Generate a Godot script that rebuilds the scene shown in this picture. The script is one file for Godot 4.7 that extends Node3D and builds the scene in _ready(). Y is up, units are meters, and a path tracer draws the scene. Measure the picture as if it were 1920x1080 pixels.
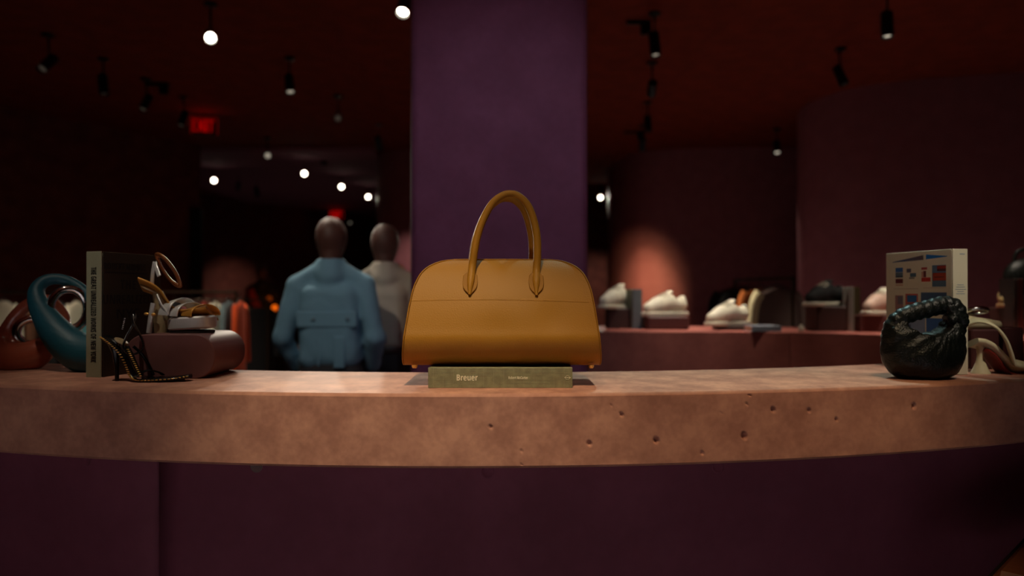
extends Node3D
# A dim shop of tinted concrete: a tan handbag on a book on a curved counter.
# Plan: the camera stands at x = 0, z = 0 and looks along -z; metres throughout.

const F := 1400.0          # focal length for a 1920-wide frame
const EYE := 1.24          # camera height
const TOP := 1.05          # height of both counters
const CEIL := 3.54
const RC := Vector3(-0.11, 0, -4.72)   # centre of the ring counter
const ROUT := 3.307
const RIN := 2.925

var names := {}
var mats := {}

# ------------------------------------------------------------------ mesh kit
class Mk:
	var v := PackedVector3Array()
	var g := PackedInt32Array()
	var uv := PackedVector2Array()
	var gid := 1
	func fresh() -> int:
		gid += 1
		return gid
	func tri(a: Vector3, b: Vector3, c: Vector3, s: int, ua := Vector2.ZERO, ub := Vector2.ZERO, uc := Vector2.ZERO) -> void:
		if (b - a).cross(c - a).length_squared() < 1e-20:
			return
		v.append(a); v.append(b); v.append(c)
		g.append(s); g.append(s); g.append(s)
		uv.append(ua); uv.append(ub); uv.append(uc)
	func quad(a: Vector3, b: Vector3, c: Vector3, d: Vector3, s: int) -> void:
		tri(a, b, c, s)
		tri(a, c, d, s)
	func orient(from: int) -> void:
		var n := v.size()
		if n <= from:
			return
		var c := Vector3.ZERO
		for i in range(from, n):
			c += v[i]
		c /= float(n - from)
		var vol := 0.0
		for i in range(from, n, 3):
			vol += (v[i] - c).dot((v[i + 1] - c).cross(v[i + 2] - c))
		if vol > 0.0:
			for i in range(from, n, 3):
				var t := v[i + 1]
				v[i + 1] = v[i + 2]
				v[i + 2] = t
				var u := uv[i + 1]
				uv[i + 1] = uv[i + 2]
				uv[i + 2] = u
	func mesh() -> ArrayMesh:
		var st := SurfaceTool.new()
		st.begin(Mesh.PRIMITIVE_TRIANGLES)
		for i in v.size():
			st.set_smooth_group(g[i])
			st.set_uv(uv[i])
			st.add_vertex(v[i])
		st.generate_normals()
		st.index()
		return st.commit()
	# rows of points; wrap closes each row; caps closes the first and last row
	func grid(rows: Array, wrap: bool, caps: bool, row_groups := [], col_groups := []) -> void:
		var from := v.size()
		var s0 := fresh()
		for i in rows.size() - 1:
			var a: PackedVector3Array = rows[i]
			var b: PackedVector3Array = rows[i + 1]
			var n := a.size()
			for j in (n if wrap else n - 1):
				var k := (j + 1) % n
				var s := s0
				if row_groups.size():
					s = s0 + 1000 * int(row_groups[i])
				if col_groups.size():
					s = s0 + 1000 * int(col_groups[j])
				quad(a[j], a[k], b[k], b[j], s)
		if caps:
			for e in [0, rows.size() - 1]:
				var r: PackedVector3Array = rows[e]
				var c := Vector3.ZERO
				for p in r:
					c += p
				c /= float(r.size())
				var s := fresh()
				for j in r.size():
					if e == 0:
						tri(c, r[(j + 1) % r.size()], r[j], s)
					else:
						tri(c, r[j], r[(j + 1) % r.size()], s)
		orient(from)
	func box(c: Vector3, size: Vector3, bev := 0.002, basis := Basis.IDENTITY) -> void:
		var from := v.size()
		var h := size * 0.5
		bev = minf(bev, minf(h.x, minf(h.y, h.z)) * 0.9)
		var ax := [Vector3.RIGHT, Vector3.UP, Vector3.BACK]
		var P := func(sg: Vector3, out: int) -> Vector3:
			var q := Vector3.ZERO
			for k in 3:
				q[k] = sg[k] * (h[k] if k == out else h[k] - bev)
			return c + basis * q
		for k in 3:
			var a := (k + 1) % 3
			var b := (k + 2) % 3
			for s in [-1.0, 1.0]:
				var cs := []
				for w in [[-1, -1], [1, -1], [1, 1], [-1, 1]]:
					var sg := Vector3.ZERO
					sg[k] = s; sg[a] = w[0]; sg[b] = w[1]
					cs.append(P.call(sg, k))
				if s > 0:
					quad(cs[0], cs[1], cs[2], cs[3], fresh())
				else:
					quad(cs[3], cs[2], cs[1], cs[0], fresh())
			# the four edges along axis k
			for s in [-1.0, 1.0]:
				for t in [-1.0, 1.0]:
					var sg1 := Vector3.ZERO
					sg1[a] = s; sg1[b] = t; sg1[k] = -1
					var sg2 := sg1
					sg2[k] = 1
					var q := [P.call(sg1, a), P.call(sg2, a), P.call(sg2, b), P.call(sg1, b)]
					if s * t > 0:
						quad(q[3], q[2], q[1], q[0], fresh())
					else:
						quad(q[0], q[1], q[2], q[3], fresh())
		for x in [-1.0, 1.0]:
			for y in [-1.0, 1.0]:
				for z in [-1.0, 1.0]:
					var sg := Vector3(x, y, z)
					if x * y * z > 0:
						tri(P.call(sg, 0), P.call(sg, 1), P.call(sg, 2), fresh())
					else:
						tri(P.call(sg, 0), P.call(sg, 2), P.call(sg, 1), fresh())
		orient(from)
	# a swept tube of elliptic or squarish section; side fixes the wide direction
	func tube(pts: Array, rx: Variant, ry: Variant, n := 12, closed := false, side := Vector3.ZERO, power := 1.0) -> void:
		var rows := []
		var m := pts.size()
		var S := side
		for i in m:
			var p: Vector3 = pts[i]
			var prev: Vector3 = pts[(i - 1 + m) % m] if closed else pts[maxi(i - 1, 0)]
			var nxt: Vector3 = pts[(i + 1) % m] if closed else pts[mini(i + 1, m - 1)]
			var T := (nxt - prev).normalized()
			if side != Vector3.ZERO:
				S = side
			elif S == Vector3.ZERO:
				S = Vector3.UP if absf(T.y) < 0.8 else Vector3.RIGHT
			S = (S - T * S.dot(T)).normalized()
			var N := T.cross(S)
			var a: float = rx[i] if rx is Array else rx
			var b: float = ry[i] if ry is Array else ry
			var ring := PackedVector3Array()
			for k in n:
				var t := TAU * (k + 0.5) / n
				var x := signf(cos(t)) * pow(absf(cos(t)), power)
				var y := signf(sin(t)) * pow(absf(sin(t)), power)
				ring.append(p + S * (x * a) + N * (y * b))
			rows.append(ring)
		if closed:
			rows.append(rows[0])
		grid(rows, true, not closed)
	# profile of (radius, height); a repeated point makes a crease
	func lathe(profile: Array, n: int, xf := Transform3D.IDENTITY) -> void:
		var rows := []
		var groups := []
		var gi := 0
		var last := Vector2(-9, -9)
		for q in profile:
			var p: Vector2 = q
			if p == last:
				gi += 1
				continue
			last = p
			var ring := PackedVector3Array()
			for k in n:
				var t := TAU * k / n
				ring.append(xf * Vector3(cos(t) * p.x, p.y, sin(t) * p.x))
			if rows.size():
				groups.append(gi)
			rows.append(ring)
		grid(rows, true, false, groups)
	# a polygon in local x, y drawn out along local z
	func prism(poly: PackedVector2Array, z0: float, z1: float, xf := Transform3D.IDENTITY, bev := 0.0, smooth := false) -> void:
		var from := v.size()
		var n := poly.size()
		var area := 0.0
		for i in n:
			area += poly[i].cross(poly[(i + 1) % n])
		var sgn := signf(area)
		var inner := PackedVector2Array()
		for i in n:
			var d1 := (poly[i] - poly[(i - 1 + n) % n]).normalized()
			var d2 := (poly[(i + 1) % n] - poly[i]).normalized()
			var nn := (Vector2(d1.y, -d1.x) + Vector2(d2.y, -d2.x)) * sgn
			nn = nn.normalized() / maxf(0.5, sqrt((1.0 + d1.dot(d2)) * 0.5))
			inner.append(poly[i] - nn * bev)
		var levels := [[inner, z0], [poly, z0 + bev], [poly, z1 - bev], [inner, z1]] if bev > 0.0 else [[poly, z0], [poly, z1]]
		for l in levels.size() - 1:
			var s := fresh()
			for i in n:
				var k := (i + 1) % n
				if not smooth:
					s = fresh()
				var a: Vector2 = levels[l][0][i]
				var b: Vector2 = levels[l][0][k]
				var c: Vector2 = levels[l + 1][0][k]
				var d: Vector2 = levels[l + 1][0][i]
				quad(xf * Vector3(a.x, a.y, levels[l][1]), xf * Vector3(b.x, b.y, levels[l][1]), xf * Vector3(c.x, c.y, levels[l + 1][1]), xf * Vector3(d.x, d.y, levels[l + 1][1]), s)
		var flat: PackedVector2Array = levels[0][0]
		var idx := Geometry2D.triangulate_polygon(flat)
		# faces in the same sense as the sides
		for e in [0, 1]:
			var s := fresh()
			var z := z0 if e == 0 else z1
			for i in range(0, idx.size(), 3):
				var a := flat[idx[i]]
				var b := flat[idx[i + 1]]
				var c := flat[idx[i + 2]]
				var want := sgn if e == 1 else -sgn
				if signf((b - a).cross(c - a)) * sgn * want * sgn < 0:
					var t := b
					b = c
					c = t
				tri(xf * Vector3(a.x, a.y, z), xf * Vector3(b.x, b.y, z), xf * Vector3(c.x, c.y, z), s)
		orient(from)
	func ball(c: Vector3, r: Vector3, n := 16, basis := Basis.IDENTITY) -> void:
		var rows := []
		var half := int(n / 2)
		for i in half + 1:
			var f := PI * i / half
			var ring := PackedVector3Array()
			for k in n:
				var t := TAU * k / n
				ring.append(c + basis * Vector3(sin(f) * cos(t) * r.x, cos(f) * r.y, sin(f) * sin(t) * r.z))
			rows.append(ring)
		grid(rows, true, false)
	# surface nets of a distance field
	func nets(f: Callable, lo: Vector3, hi: Vector3, cell: float) -> void:
		var from := v.size()
		var nx := int(ceil((hi.x - lo.x) / cell)) + 1
		var ny := int(ceil((hi.y - lo.y) / cell)) + 1
		var nz := int(ceil((hi.z - lo.z) / cell)) + 1
		var val := PackedFloat32Array()
		val.resize(nx * ny * nz)
		var i := 0
		for z in nz:
			for y in ny:
				for x in nx:
					val[i] = f.call(lo + Vector3(x, y, z) * cell)
					i += 1
		var at := {}
		var off := [0, 1, nx, nx + 1, nx * ny, nx * ny + 1, nx * ny + nx, nx * ny + nx + 1]
		var edges := [[0, 1], [2, 3], [4, 5], [6, 7], [0, 2], [1, 3], [4, 6], [5, 7], [0, 4], [1, 5], [2, 6], [3, 7]]
		var pos := [Vector3(0, 0, 0), Vector3(1, 0, 0), Vector3(0, 1, 0), Vector3(1, 1, 0), Vector3(0, 0, 1), Vector3(1, 0, 1), Vector3(0, 1, 1), Vector3(1, 1, 1)]
		for z in nz - 1:
			for y in ny - 1:
				var b := (z * ny + y) * nx
				for x in nx - 1:
					var k := b + x
					var s := val[k] < 0.0
					if s == (val[k + 1] < 0.0) and s == (val[k + nx] < 0.0) and s == (val[k + nx + 1] < 0.0):
						var q: int = k + nx * ny
						if s == (val[q] < 0.0) and s == (val[q + 1] < 0.0) and s == (val[q + nx] < 0.0) and s == (val[q + nx + 1] < 0.0):
							continue
					var c := Vector3.ZERO
					var m := 0
					for e in edges:
						var va := val[k + off[e[0]]]
						var vb := val[k + off[e[1]]]
						if (va < 0.0) != (vb < 0.0):
							c += (pos[e[0]] as Vector3).lerp(pos[e[1]], va / (va - vb))
							m += 1
					at[k] = lo + (Vector3(x, y, z) + c / float(m)) * cell
		var s1 := fresh()
		var sx := 1
		var sy := nx
		var sz := nx * ny
		for k in at:
			var inside := val[k] < 0.0
			for e in [[sx, sy, sz], [sy, sz, sx], [sz, sx, sy]]:
				if (val[k + e[0]] < 0.0) == inside:
					continue
				if not (at.has(k - e[1]) and at.has(k - e[2]) and at.has(k - e[1] - e[2])):
					continue
				if inside:
					quad(at[k], at[k - e[1]], at[k - e[1] - e[2]], at[k - e[2]], s1)
				else:
					quad(at[k], at[k - e[2]], at[k - e[1] - e[2]], at[k - e[1]], s1)
		orient(from)

# ------------------------------------------------------------------ scene kit
func numbered(called: String) -> String:
	if not names.has(called):
		names[called] = 0
		return called
	names[called] += 1
	return "%s_%03d" % [called, names[called]]

func tag(o: Node3D, label: String, category := "", group := "", kind := "") -> Node3D:
	if label: o.set_meta("label", label)
	if category: o.set_meta("category", category)
	if group: o.set_meta("group", group)
	if kind: o.set_meta("kind", kind)
	return o

func thing(called: String, label: String, category: String, at: Vector3, turn := 0.0, group := "") -> Node3D:
	var o := Node3D.new()
	o.name = numbered(called)
	add_child(o)
	o.position = at
	o.rotation.y = turn
	tag(o, label, category, group)
	return o

func put(called: String, mesh: Mesh, m: Material, parent: Node3D = self, at := Vector3.ZERO) -> MeshInstance3D:
	var o := MeshInstance3D.new()
	o.mesh = mesh
	o.material_override = m
	o.position = at
	o.cast_shadow = GeometryInstance3D.SHADOW_CASTING_SETTING_ON
	if parent == self:
		o.name = numbered(called)
		add_child(o)
	else:
		o.name = called
		parent.add_child(o, true)
	return o

func struct(called: String, mesh: Mesh, m: Material) -> MeshInstance3D:
	var o := put(called, mesh, m)
	o.set_meta("kind", "structure")
	return o

func copy(src: Node3D, label: String, at: Vector3, turn: float, group := "") -> Node3D:
	var o: Node3D = src.duplicate()
	var base := String(src.name)
	if base.length() > 4 and base.substr(base.length() - 3).is_valid_int() and base[base.length() - 4] == "_":
		base = base.substr(0, base.length() - 4)
	o.name = numbered(base)
	add_child(o)
	o.position = at
	o.rotation = Vector3(0, turn, 0)
	o.set_meta("label", label)
	if group: o.set_meta("group", group)
	return o

func repaint(o: Node3D, look: Dictionary) -> void:
	for c in o.get_children():
		for k in look:
			if String(c.name).begins_with(k):
				(c as MeshInstance3D).material_override = look[k]

func mt(called: String, col: Color, rough := 0.6, metal := 0.0, spec := 0.5) -> StandardMaterial3D:
	if mats.has(called):
		return mats[called]
	var m := StandardMaterial3D.new()
	m.resource_name = called
	m.albedo_color = col
	m.roughness = rough
	m.metallic = metal
	m.metallic_specular = spec
	mats[called] = m
	return m

func c8(r: int, g: int, b: int) -> Color:
	return Color8(r, g, b)

func px(x: float, y: float, z: float) -> Vector3:   # the place at depth z metres that this sight line meets
	return Vector3((x - 960.0) / F * z, EYE - (y - 550.0) / F * z, -z)

func cat(pts: Array, k: int, closed := false) -> Array:
	var out := []
	var n := pts.size()
	for i in (n if closed else n - 1):
		var p0 = pts[(i - 1 + n) % n] if closed else pts[maxi(i - 1, 0)]
		var p1 = pts[i]
		var p2 = pts[(i + 1) % n]
		var p3 = pts[(i + 2) % n] if closed else pts[mini(i + 2, n - 1)]
		for j in k:
			var t := float(j) / k
			out.append(0.5 * (2.0 * p1 + (p2 - p0) * t + (2.0 * p0 - 5.0 * p1 + 4.0 * p2 - p3) * t * t + (3.0 * p1 - p0 - 3.0 * p2 + p3) * t * t * t))
	if not closed:
		out.append(pts[n - 1])
	return out

func pv2(a: Array) -> PackedVector2Array:
	var o := PackedVector2Array()
	for p in a: o.append(p)
	return o

const PLAN := Transform3D(Basis(Vector3(1, 0, 0), Vector3(0, 0, -1), Vector3(0, 1, 0)), Vector3.ZERO)  # x, depth, height

static func capd(p: Vector3, a: Vector3, b: Vector3, ra: float, rb: float) -> float:
	var d := b - a
	var h := clampf((p - a).dot(d) / d.length_squared(), 0.0, 1.0)
	return (p - a - d * h).length() - lerpf(ra, rb, h)

static func smin(a: float, b: float, k: float) -> float:
	var h := maxf(k - absf(a - b), 0.0) / k
	return minf(a, b) - h * h * k * 0.25

static func rbox(p: Vector3, c: Vector3, h: Vector3, r: float) -> float:
	var q := (p - c).abs() - h + Vector3(r, r, r)
	return Vector3(maxf(q.x, 0), maxf(q.y, 0), maxf(q.z, 0)).length() + minf(maxf(q.x, maxf(q.y, q.z)), 0.0) - r

static func elld(p: Vector3, c: Vector3, r: Vector3) -> float:
	var q := (p - c) / r
	return (q.length() - 1.0) * minf(r.x, minf(r.y, r.z))

func noise_tex(seed_: int, size: int, f1: float, f2: float, lo: float, hi: float, tint: Color, spots := 0.0) -> ImageTexture:
	var a := FastNoiseLite.new()
	a.seed = seed_
	a.frequency = f1
	a.fractal_octaves = 4
	var b := FastNoiseLite.new()
	b.seed = seed_ + 7
	b.frequency = f2
	b.fractal_octaves = 3
	var ia := a.get_seamless_image(size, size)
	var ib := b.get_seamless_image(size, size)
	var im := Image.create(size, size, true, Image.FORMAT_RGB8)
	for y in size:
		for x in size:
			var t := ia.get_pixel(x, y).r * 0.7 + ib.get_pixel(x, y).r * 0.3
			t = clampf((t - 0.5) * 1.8 + 0.5, 0, 1)
			var w := lerpf(lo, hi, t)
			im.set_pixel(x, y, Color(tint.r * w, tint.g * lerpf(w, 1.0, -0.25), tint.b * lerpf(w, 1.0, -0.2)))
	im.generate_mipmaps()
	return ImageTexture.create_from_image(im)

func concrete(called: String, col: Color, seed_: int, lo := 0.82, hi := 1.1, rough := 0.62) -> StandardMaterial3D:
	var m := mt(called, Color.WHITE, rough, 0.0, 0.35)
	m.albedo_texture = noise_tex(seed_, 512, 0.008, 0.05, lo, hi, col)
	m.uv1_triplanar = true
	m.uv1_world_triplanar = true
	m.uv1_scale = Vector3.ONE * 0.9
	return m

func bump(m: StandardMaterial3D, seed_: int, freq: float, scale: float, height: float, cellular := false) -> StandardMaterial3D:
	var a := FastNoiseLite.new()
	a.seed = seed_
	a.frequency = freq
	if cellular:
		a.noise_type = FastNoiseLite.TYPE_CELLULAR
		a.cellular_return_type = FastNoiseLite.RETURN_DISTANCE2_SUB
	m.heightmap_enabled = true
	m.heightmap_texture = ImageTexture.create_from_image(a.get_seamless_image(512, 512))
	m.heightmap_scale = height
	m.uv1_triplanar = true
	if not m.uv1_world_triplanar:
		m.uv1_scale = Vector3.ONE * scale
	return m

func lettering(text: String, height: float, m: Material, parent: Node3D, at: Vector3, basis: Basis, width := 0.0, bold := true, called := "lettering") -> MeshInstance3D:
	var t := TextMesh.new()
	t.text = text
	var f := SystemFont.new()
	f.font_names = PackedStringArray(["Droid Sans"])
	f.font_weight = 700 if bold else 400
	t.font = f
	t.font_size = 64
	t.pixel_size = height / 64.0
	t.depth = 0.0006
	t.curve_step = 1.0
	var o := put(called, t, m, parent, at)
	o.basis = basis
	if width > 0.0:
		o.basis = basis.scaled_local(Vector3(width / t.get_aabb().size.x, 1, 1))
	return o

# ------------------------------------------------------------------ the scene
func _ready() -> void:
	# camera
	var cam := Camera3D.new()
	cam.name = "camera"
	add_child(cam)
	cam.position = Vector3(0, EYE, 0)
	cam.rotation.x = atan(10.0 / F)
	var ca := CameraAttributesPhysical.new()
	ca.frustum_focal_length = 12.0 * F / 540.0
	ca.frustum_focus_distance = 1.48
	ca.exposure_aperture = 2.35
	cam.attributes = ca
	cam.current = true
	# air and exposure
	var e := Environment.new()
	e.background_mode = Environment.BG_COLOR
	e.background_color = Color.BLACK
	e.tonemap_mode = Environment.TONE_MAPPER_LINEAR
	e.tonemap_exposure = 1.0
	e.sdfgi_enabled = true
	e.ssao_enabled = true
	e.ssil_enabled = true
	var we := WorldEnvironment.new()
	we.environment = e
	we.name = "environment"
	add_child(we)
	lamps()
	shell()
	counters()
	tan_bag()
	right_group()
	left_group()
	mannequins()
	back_display()
	racks()
	far_things()

# ------------------------------------------------------------------ lamps
var warm := Color(1.0, 0.86, 0.66)

func spot_lamp(at: Vector3, target: Vector3, glow: float, energy: float, angle: float, label: String, shade := 0.0, beam := Color(1.0, 0.86, 0.66)) -> void:
	var root := thing("spot_lamp", label, "spotlight", Vector3(at.x, CEIL, at.z), 0.0, "ceiling spotlights")
	var black := mt("lamp_black", c8(22, 24, 26), 0.35, 0.6)
	var d := (target - at).normalized()
	var lp := at - root.position
	var up := Vector3.UP if absf(d.y) < 0.95 else Vector3.FORWARD
	var xa := up.cross(d).normalized()
	var b := Basis(xa, d, xa.cross(d))
	var xf := Transform3D(b, lp)
	var m := Mk.new()
	m.lathe([Vector2(0.0, -0.1), Vector2(0.036, -0.1), Vector2(0.036, -0.1), Vector2(0.043, -0.094), Vector2(0.046, -0.085), Vector2(0.046, 0.1), Vector2(0.046, 0.1), Vector2(0.041, 0.1), Vector2(0.041, 0.1), Vector2(0.038, 0.072), Vector2(0.038, 0.072), Vector2(0, 0.072)], 20, xf)
	put("body", m.mesh(), black, root)
	m = Mk.new()
	m.lathe([Vector2(0, 0.074), Vector2(0.036, 0.074), Vector2(0.036, 0.074), Vector2(0.036, 0.078), Vector2(0.022, 0.088), Vector2(0, 0.092)], 20, xf)
	var lm := StandardMaterial3D.new()
	lm.resource_name = "lamp_lens"
	lm.albedo_color = c8(200, 190, 170)
	lm.roughness = 0.4
	lm.emission_enabled = true
	lm.emission = Color(1.0, 0.94, 0.84)
	lm.emission_energy_multiplier = glow
	put("lens", m.mesh(), lm, root)
	m = Mk.new()
	var top := lp - d * 0.03
	m.tube([Vector3(0, -0.012, 0), Vector3(top.x * 0.5, top.y * 0.6, top.z * 0.5), top], 0.009, 0.009, 8)
	put("stem", m.mesh(), black, root)
	m = Mk.new()
	m.lathe([Vector2(0, 0), Vector2(0.05, 0), Vector2(0.05, 0), Vector2(0.05, -0.018), Vector2(0.044, -0.024), Vector2(0, -0.024)], 20)
	put("canopy", m.mesh(), black, root)
	if energy > 0.0:
		var s := SpotLight3D.new()
		s.name = "beam"
		root.add_child(s, true)
		s.basis = Basis.looking_at(d, up)
		s.position = lp + d * 0.115
		s.light_color = beam
		s.light_energy = energy
		s.spot_angle = angle
		s.spot_angle_attenuation = 1.0
		s.spot_range = 40.0
		s.spot_attenuation = 2.0
		s.light_size = 0.03
		s.shadow_enabled = true

func lamps() -> void:
	var neutral := Color(1.0, 0.94, 0.85)
	var cool := Color(0.94, 0.95, 0.95)
	# key lamps above the counter, in front of the viewer's head
	spot_lamp(Vector3(-0.2, 3.3, -0.3), Vector3(-0.22, 1.0, -1.45), 3.0, 4.9, 12.5, "black ceiling spotlight left above the viewer, aimed at the tan handbag", 0.0, Color(1.0, 0.93, 0.78))
	spot_lamp(Vector3(0.72, 3.3, -0.45), Vector3(0.52, 1.02, -1.48), 3.0, 2.9, 14.0, "black ceiling spotlight right above the viewer, aimed at the curved counter", 0.0, Color(1.0, 0.87, 0.68))
	# lamps beyond the counter that throw back onto its top
	spot_lamp(Vector3(0.75, 3.3, -2.85), Vector3(0.5, 1.05, -1.65), 3.0, 3.0, 17.0, "black ceiling spotlight beyond the counter, aimed back at its right part", 0.0, Color(0.8, 1.0, 0.98))
	spot_lamp(Vector3(-0.55, 3.3, -2.85), Vector3(-0.3, 1.05, -1.7), 3.0, 0.8, 13.0, "black ceiling spotlight beyond the counter, aimed back at its left part", 0.0, Color(0.9, 1.0, 0.97))
	spot_lamp(Vector3(-2.2, 3.3, -4.3), Vector3(-2.9, 0.9, -6.2), 3.0, 6.0, 27.0, "black ceiling spotlight above the left clothes rack, lighting its garments", 0.0, neutral)
	spot_lamp(Vector3(-1.8, 3.3, -4.85), Vector3(-0.98, 1.4, -4.2), 3.0, 4.5, 14.0, "black ceiling spotlight above and behind the two mannequins, edging their shoulders with light", 0.0, neutral)
	spot_lamp(Vector3(1.2, 3.3, -15.0), Vector3(2.05, 1.1, -17.3), 3.0, 3.0, 22.0, "black ceiling spotlight hidden by the pillar, lighting the far brown wall", 0.0, neutral)
	spot_lamp(Vector3(0.1, 3.3, -0.5), Vector3(-0.05, 1.5, -3.2), 3.0, 1.2, 22.0, "black ceiling spotlight above the viewer, aimed at the pillar", 0.0, Color(0.9, 0.95, 1.0))
	spot_lamp(Vector3(-1.5, 3.28, -1.5), Vector3(-1.0, 1.35, -4.1), 3.0, 2.5, 14.0, "black ceiling spotlight above the left bags, aimed at the blue jacket", 0.0, neutral)
	spot_lamp(Vector3(0.95, 3.28, -3.5), Vector3(1.0, 1.05, -4.05), 3.0, 5.5, 17.0, "black ceiling spotlight above the viewer's right, aimed at the trainers", 0.0, neutral)
	spot_lamp(Vector3(1.9, 3.28, -3.2), Vector3(1.98, 1.1, -3.5), 3.0, 5.0, 18.0, "black ceiling spotlight far right of the viewer, aimed at the books", 0.0, neutral)
	spot_lamp(Vector3(-1.05, 3.28, -0.95), Vector3(-0.86, 1.15, -1.75), 3.0, 1.1, 12.0, "black ceiling spotlight above the viewer's far left, aimed at the crescent bags", 0.0, neutral)
	spot_lamp(Vector3(1.2, 3.28, -0.3), Vector3(1.02, 1.33, -1.74), 3.0, 3.2, 6.5, "black ceiling spotlight above the viewer's far right, aimed at the white book", 0.0, neutral)
	# wash lamps behind the viewer, aimed at the floor: bounce for the front of the room
	for x in [-1.4, 0.2, 2.0]:
		spot_lamp(Vector3(x, 3.28, 1.3), Vector3(x, 0.0, 1.1), 3.0, 34.0 if x < 1 else 8.0, 30.0, "black ceiling spotlight behind the viewer %s, lighting the floor" % ("on the left" if x < 0 else "straight back" if x < 1 else "on the right"), 0.0, cool)
	# lamps in view: [x, y, glow, target, energy, angle, label]
	var far_in := Vector3(0, 1.0, -1.6)
	var list := [
		[393, 66, 20.0, Vector3(-0.9, 1.3, -2.4), 0.5, 12.0, "glaring spotlight high on the left, nearest white disc to the red exit letters"],
		[758, 8, 20.0, Vector3(-0.95, 0.8, -3.4), 1.5, 12.0, "glaring spotlight cut by the top edge, just left of the pillar"],
		[88, 118, 0.02, Vector3(-4.6, 0.6, -4.2), 0.0, 25.0, "dark tilted ceiling spotlight farthest to the left, a grey streak on its barrel"],
		[192, 158, 0.02, Vector3(-3.6, 0.0, -7.2), 7.0, 30.0, "unlit black ceiling spotlight hanging straight down, second from the left"],
		[273, 192, 0.02, Vector3(-4.6, 0.0, -6.4), 2.0, 25.0, "dark tilted ceiling spotlight on a short track, left of the exit letters"],
		[343, 222, 0.02, Vector3(-4.4, 0.0, -7.6), 2.0, 25.0, "dark tilted ceiling spotlight touching the left side of the exit letters"],
		[542, 157, 0.35, Vector3(-1.5, 0.0, -6.2), 6.0, 24.0, "tilted ceiling spotlight with a dim beige lens, between exit letters and pillar"],
		[633, 220, 0.02, Vector3(-0.95, 1.78, -4.1), 10.0, 6.0, "unlit black ceiling spotlight left of the pillar, below the dim beige one"],
		[710, 268, 0.02, Vector3(-1.6, 1.6, -11.8), 2.5, 17.0, "tiny black ceiling spotlight close to the left edge of the pillar"],
		[501, 291, 0.35, Vector3(-1.05, 1.75, -4.2), 12.0, 5.0, "small ceiling spotlight with a beige lens above the row of white discs"],
		[400, 338, 16.0, Vector3(-0.95, 1.8, -4.1), 10.0, 5.0, "small glaring spotlight with a lit barrel, leftmost of the distant row"],
		[446, 349, 0.2, Vector3(-6.75, 1.15, -18.2), 5.0, 13.0, "small dim spotlight of the distant row, first right of the lit barrel"],
		[481, 359, 0.2, Vector3(-4.6, 0.0, -15.8), 7.0, 32.0, "small dim spotlight of the distant row, second right of the lit barrel"],
		[570, 325, 16.0, Vector3(-1.0, 1.7, -4.1), 45.0, 2.5, "distant glaring spotlight, upper left one of three white discs by the mannequin heads"],
		[640, 350, 16.0, Vector3(-0.7, 1.6, -3.0), 8.0, 4.0, "distant glaring spotlight, middle one of three white discs above the blue jacket"],
		[690, 369, 16.0, Vector3(-0.75, 1.68, -4.5), 70.0, 2.5, "distant glaring spotlight, lowest of three white discs, above the second mannequin"],
		[1228, 82, 0.35, Vector3(1.4, 0.0, -5.8), 16.0, 26.0, "black ceiling spotlight on a dark track, first right of the pillar"],
		[1223, 165, 0.03, Vector3(1.87, 1.2, -12.4), 14.0, 13.0, "black tilted ceiling spotlight, second down in the row right of the pillar"],
		[1215, 231, 0.02, Vector3(1.9, 0.0, -8.8), 30.0, 28.0, "black ceiling spotlight, third down in the row right of the pillar"],
		[1205, 270, 0.02, Vector3(1.93, 0.8, -12.25), 9.0, 20.0, "black ceiling spotlight, lowest in the row right of the pillar"],
		[1126, 370, 16.0, Vector3(0.6, 1.2, -3.8), 8.0, 10.0, "distant glaring spotlight in the dark gap right of the pillar"],
		[1665, 45, 0.8, Vector3(2.8, 0.0, -5.4), 10.0, 24.0, "black ceiling spotlight with a beige lens, highest on the right"],
		[1577, 141, 0.03, Vector3(4.2, 0.0, -6.4), 14.0, 30.0, "tilted dark ceiling spotlight with a grey streak before the right curved wall"],
		[1457, 276, 0.6, Vector3(3.5, 0.9, -9.3), 2.5, 20.0, "small ceiling spotlight with a beige lens, left of the right curved wall"],
		[655, 415, 0.15, Vector3(-2.5, 0.0, -17.0), 0.0, 20.0, "faint far spotlight disc right of the small red exit sign"],
	]
	for a in list:
		var z: float = F * (CEIL - 0.26 - EYE) / (550.0 - float(a[1]))
		spot_lamp(px(a[0], a[1], z), a[3], a[2], a[4], a[5], a[6], 0.0, Color(1.0, 0.84, 0.58) if a[0] in [1223, 1205] else neutral)
	# short black track rails beside some of the lamps
	var black := mt("lamp_black", c8(22, 24, 26), 0.35, 0.6)
	for t in [[1198, 82, 0.2, "short black track rail left of the first spotlight beside the pillar"], [293, 189, 0.25, "short black track rail right of a tilted spotlight near the exit letters"], [1190, 272, 0.3, "short black track rail at the lowest spotlight right of the pillar"], [596, 317, 0.35, "short black track rail right of a distant white spotlight"]]:
		var z: float = F * (CEIL - 0.2 - EYE) / (550.0 - float(t[1]))
		var p := px(t[0], t[1], z)
		var m := Mk.new()
		m.box(Vector3(0, -0.02, 0), Vector3(float(t[2]), 0.035, 0.034), 0.003)
		var r := thing("track_rail", t[3], "track", Vector3(p.x, CEIL, p.z))
		put("rail", m.mesh(), black, r)
		m = Mk.new()
		m.box(Vector3(float(t[2]) * 0.3, -0.08, 0), Vector3(0.09, 0.09, 0.034), 0.004)
		put("driver_box", m.mesh(), black, r)

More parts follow.
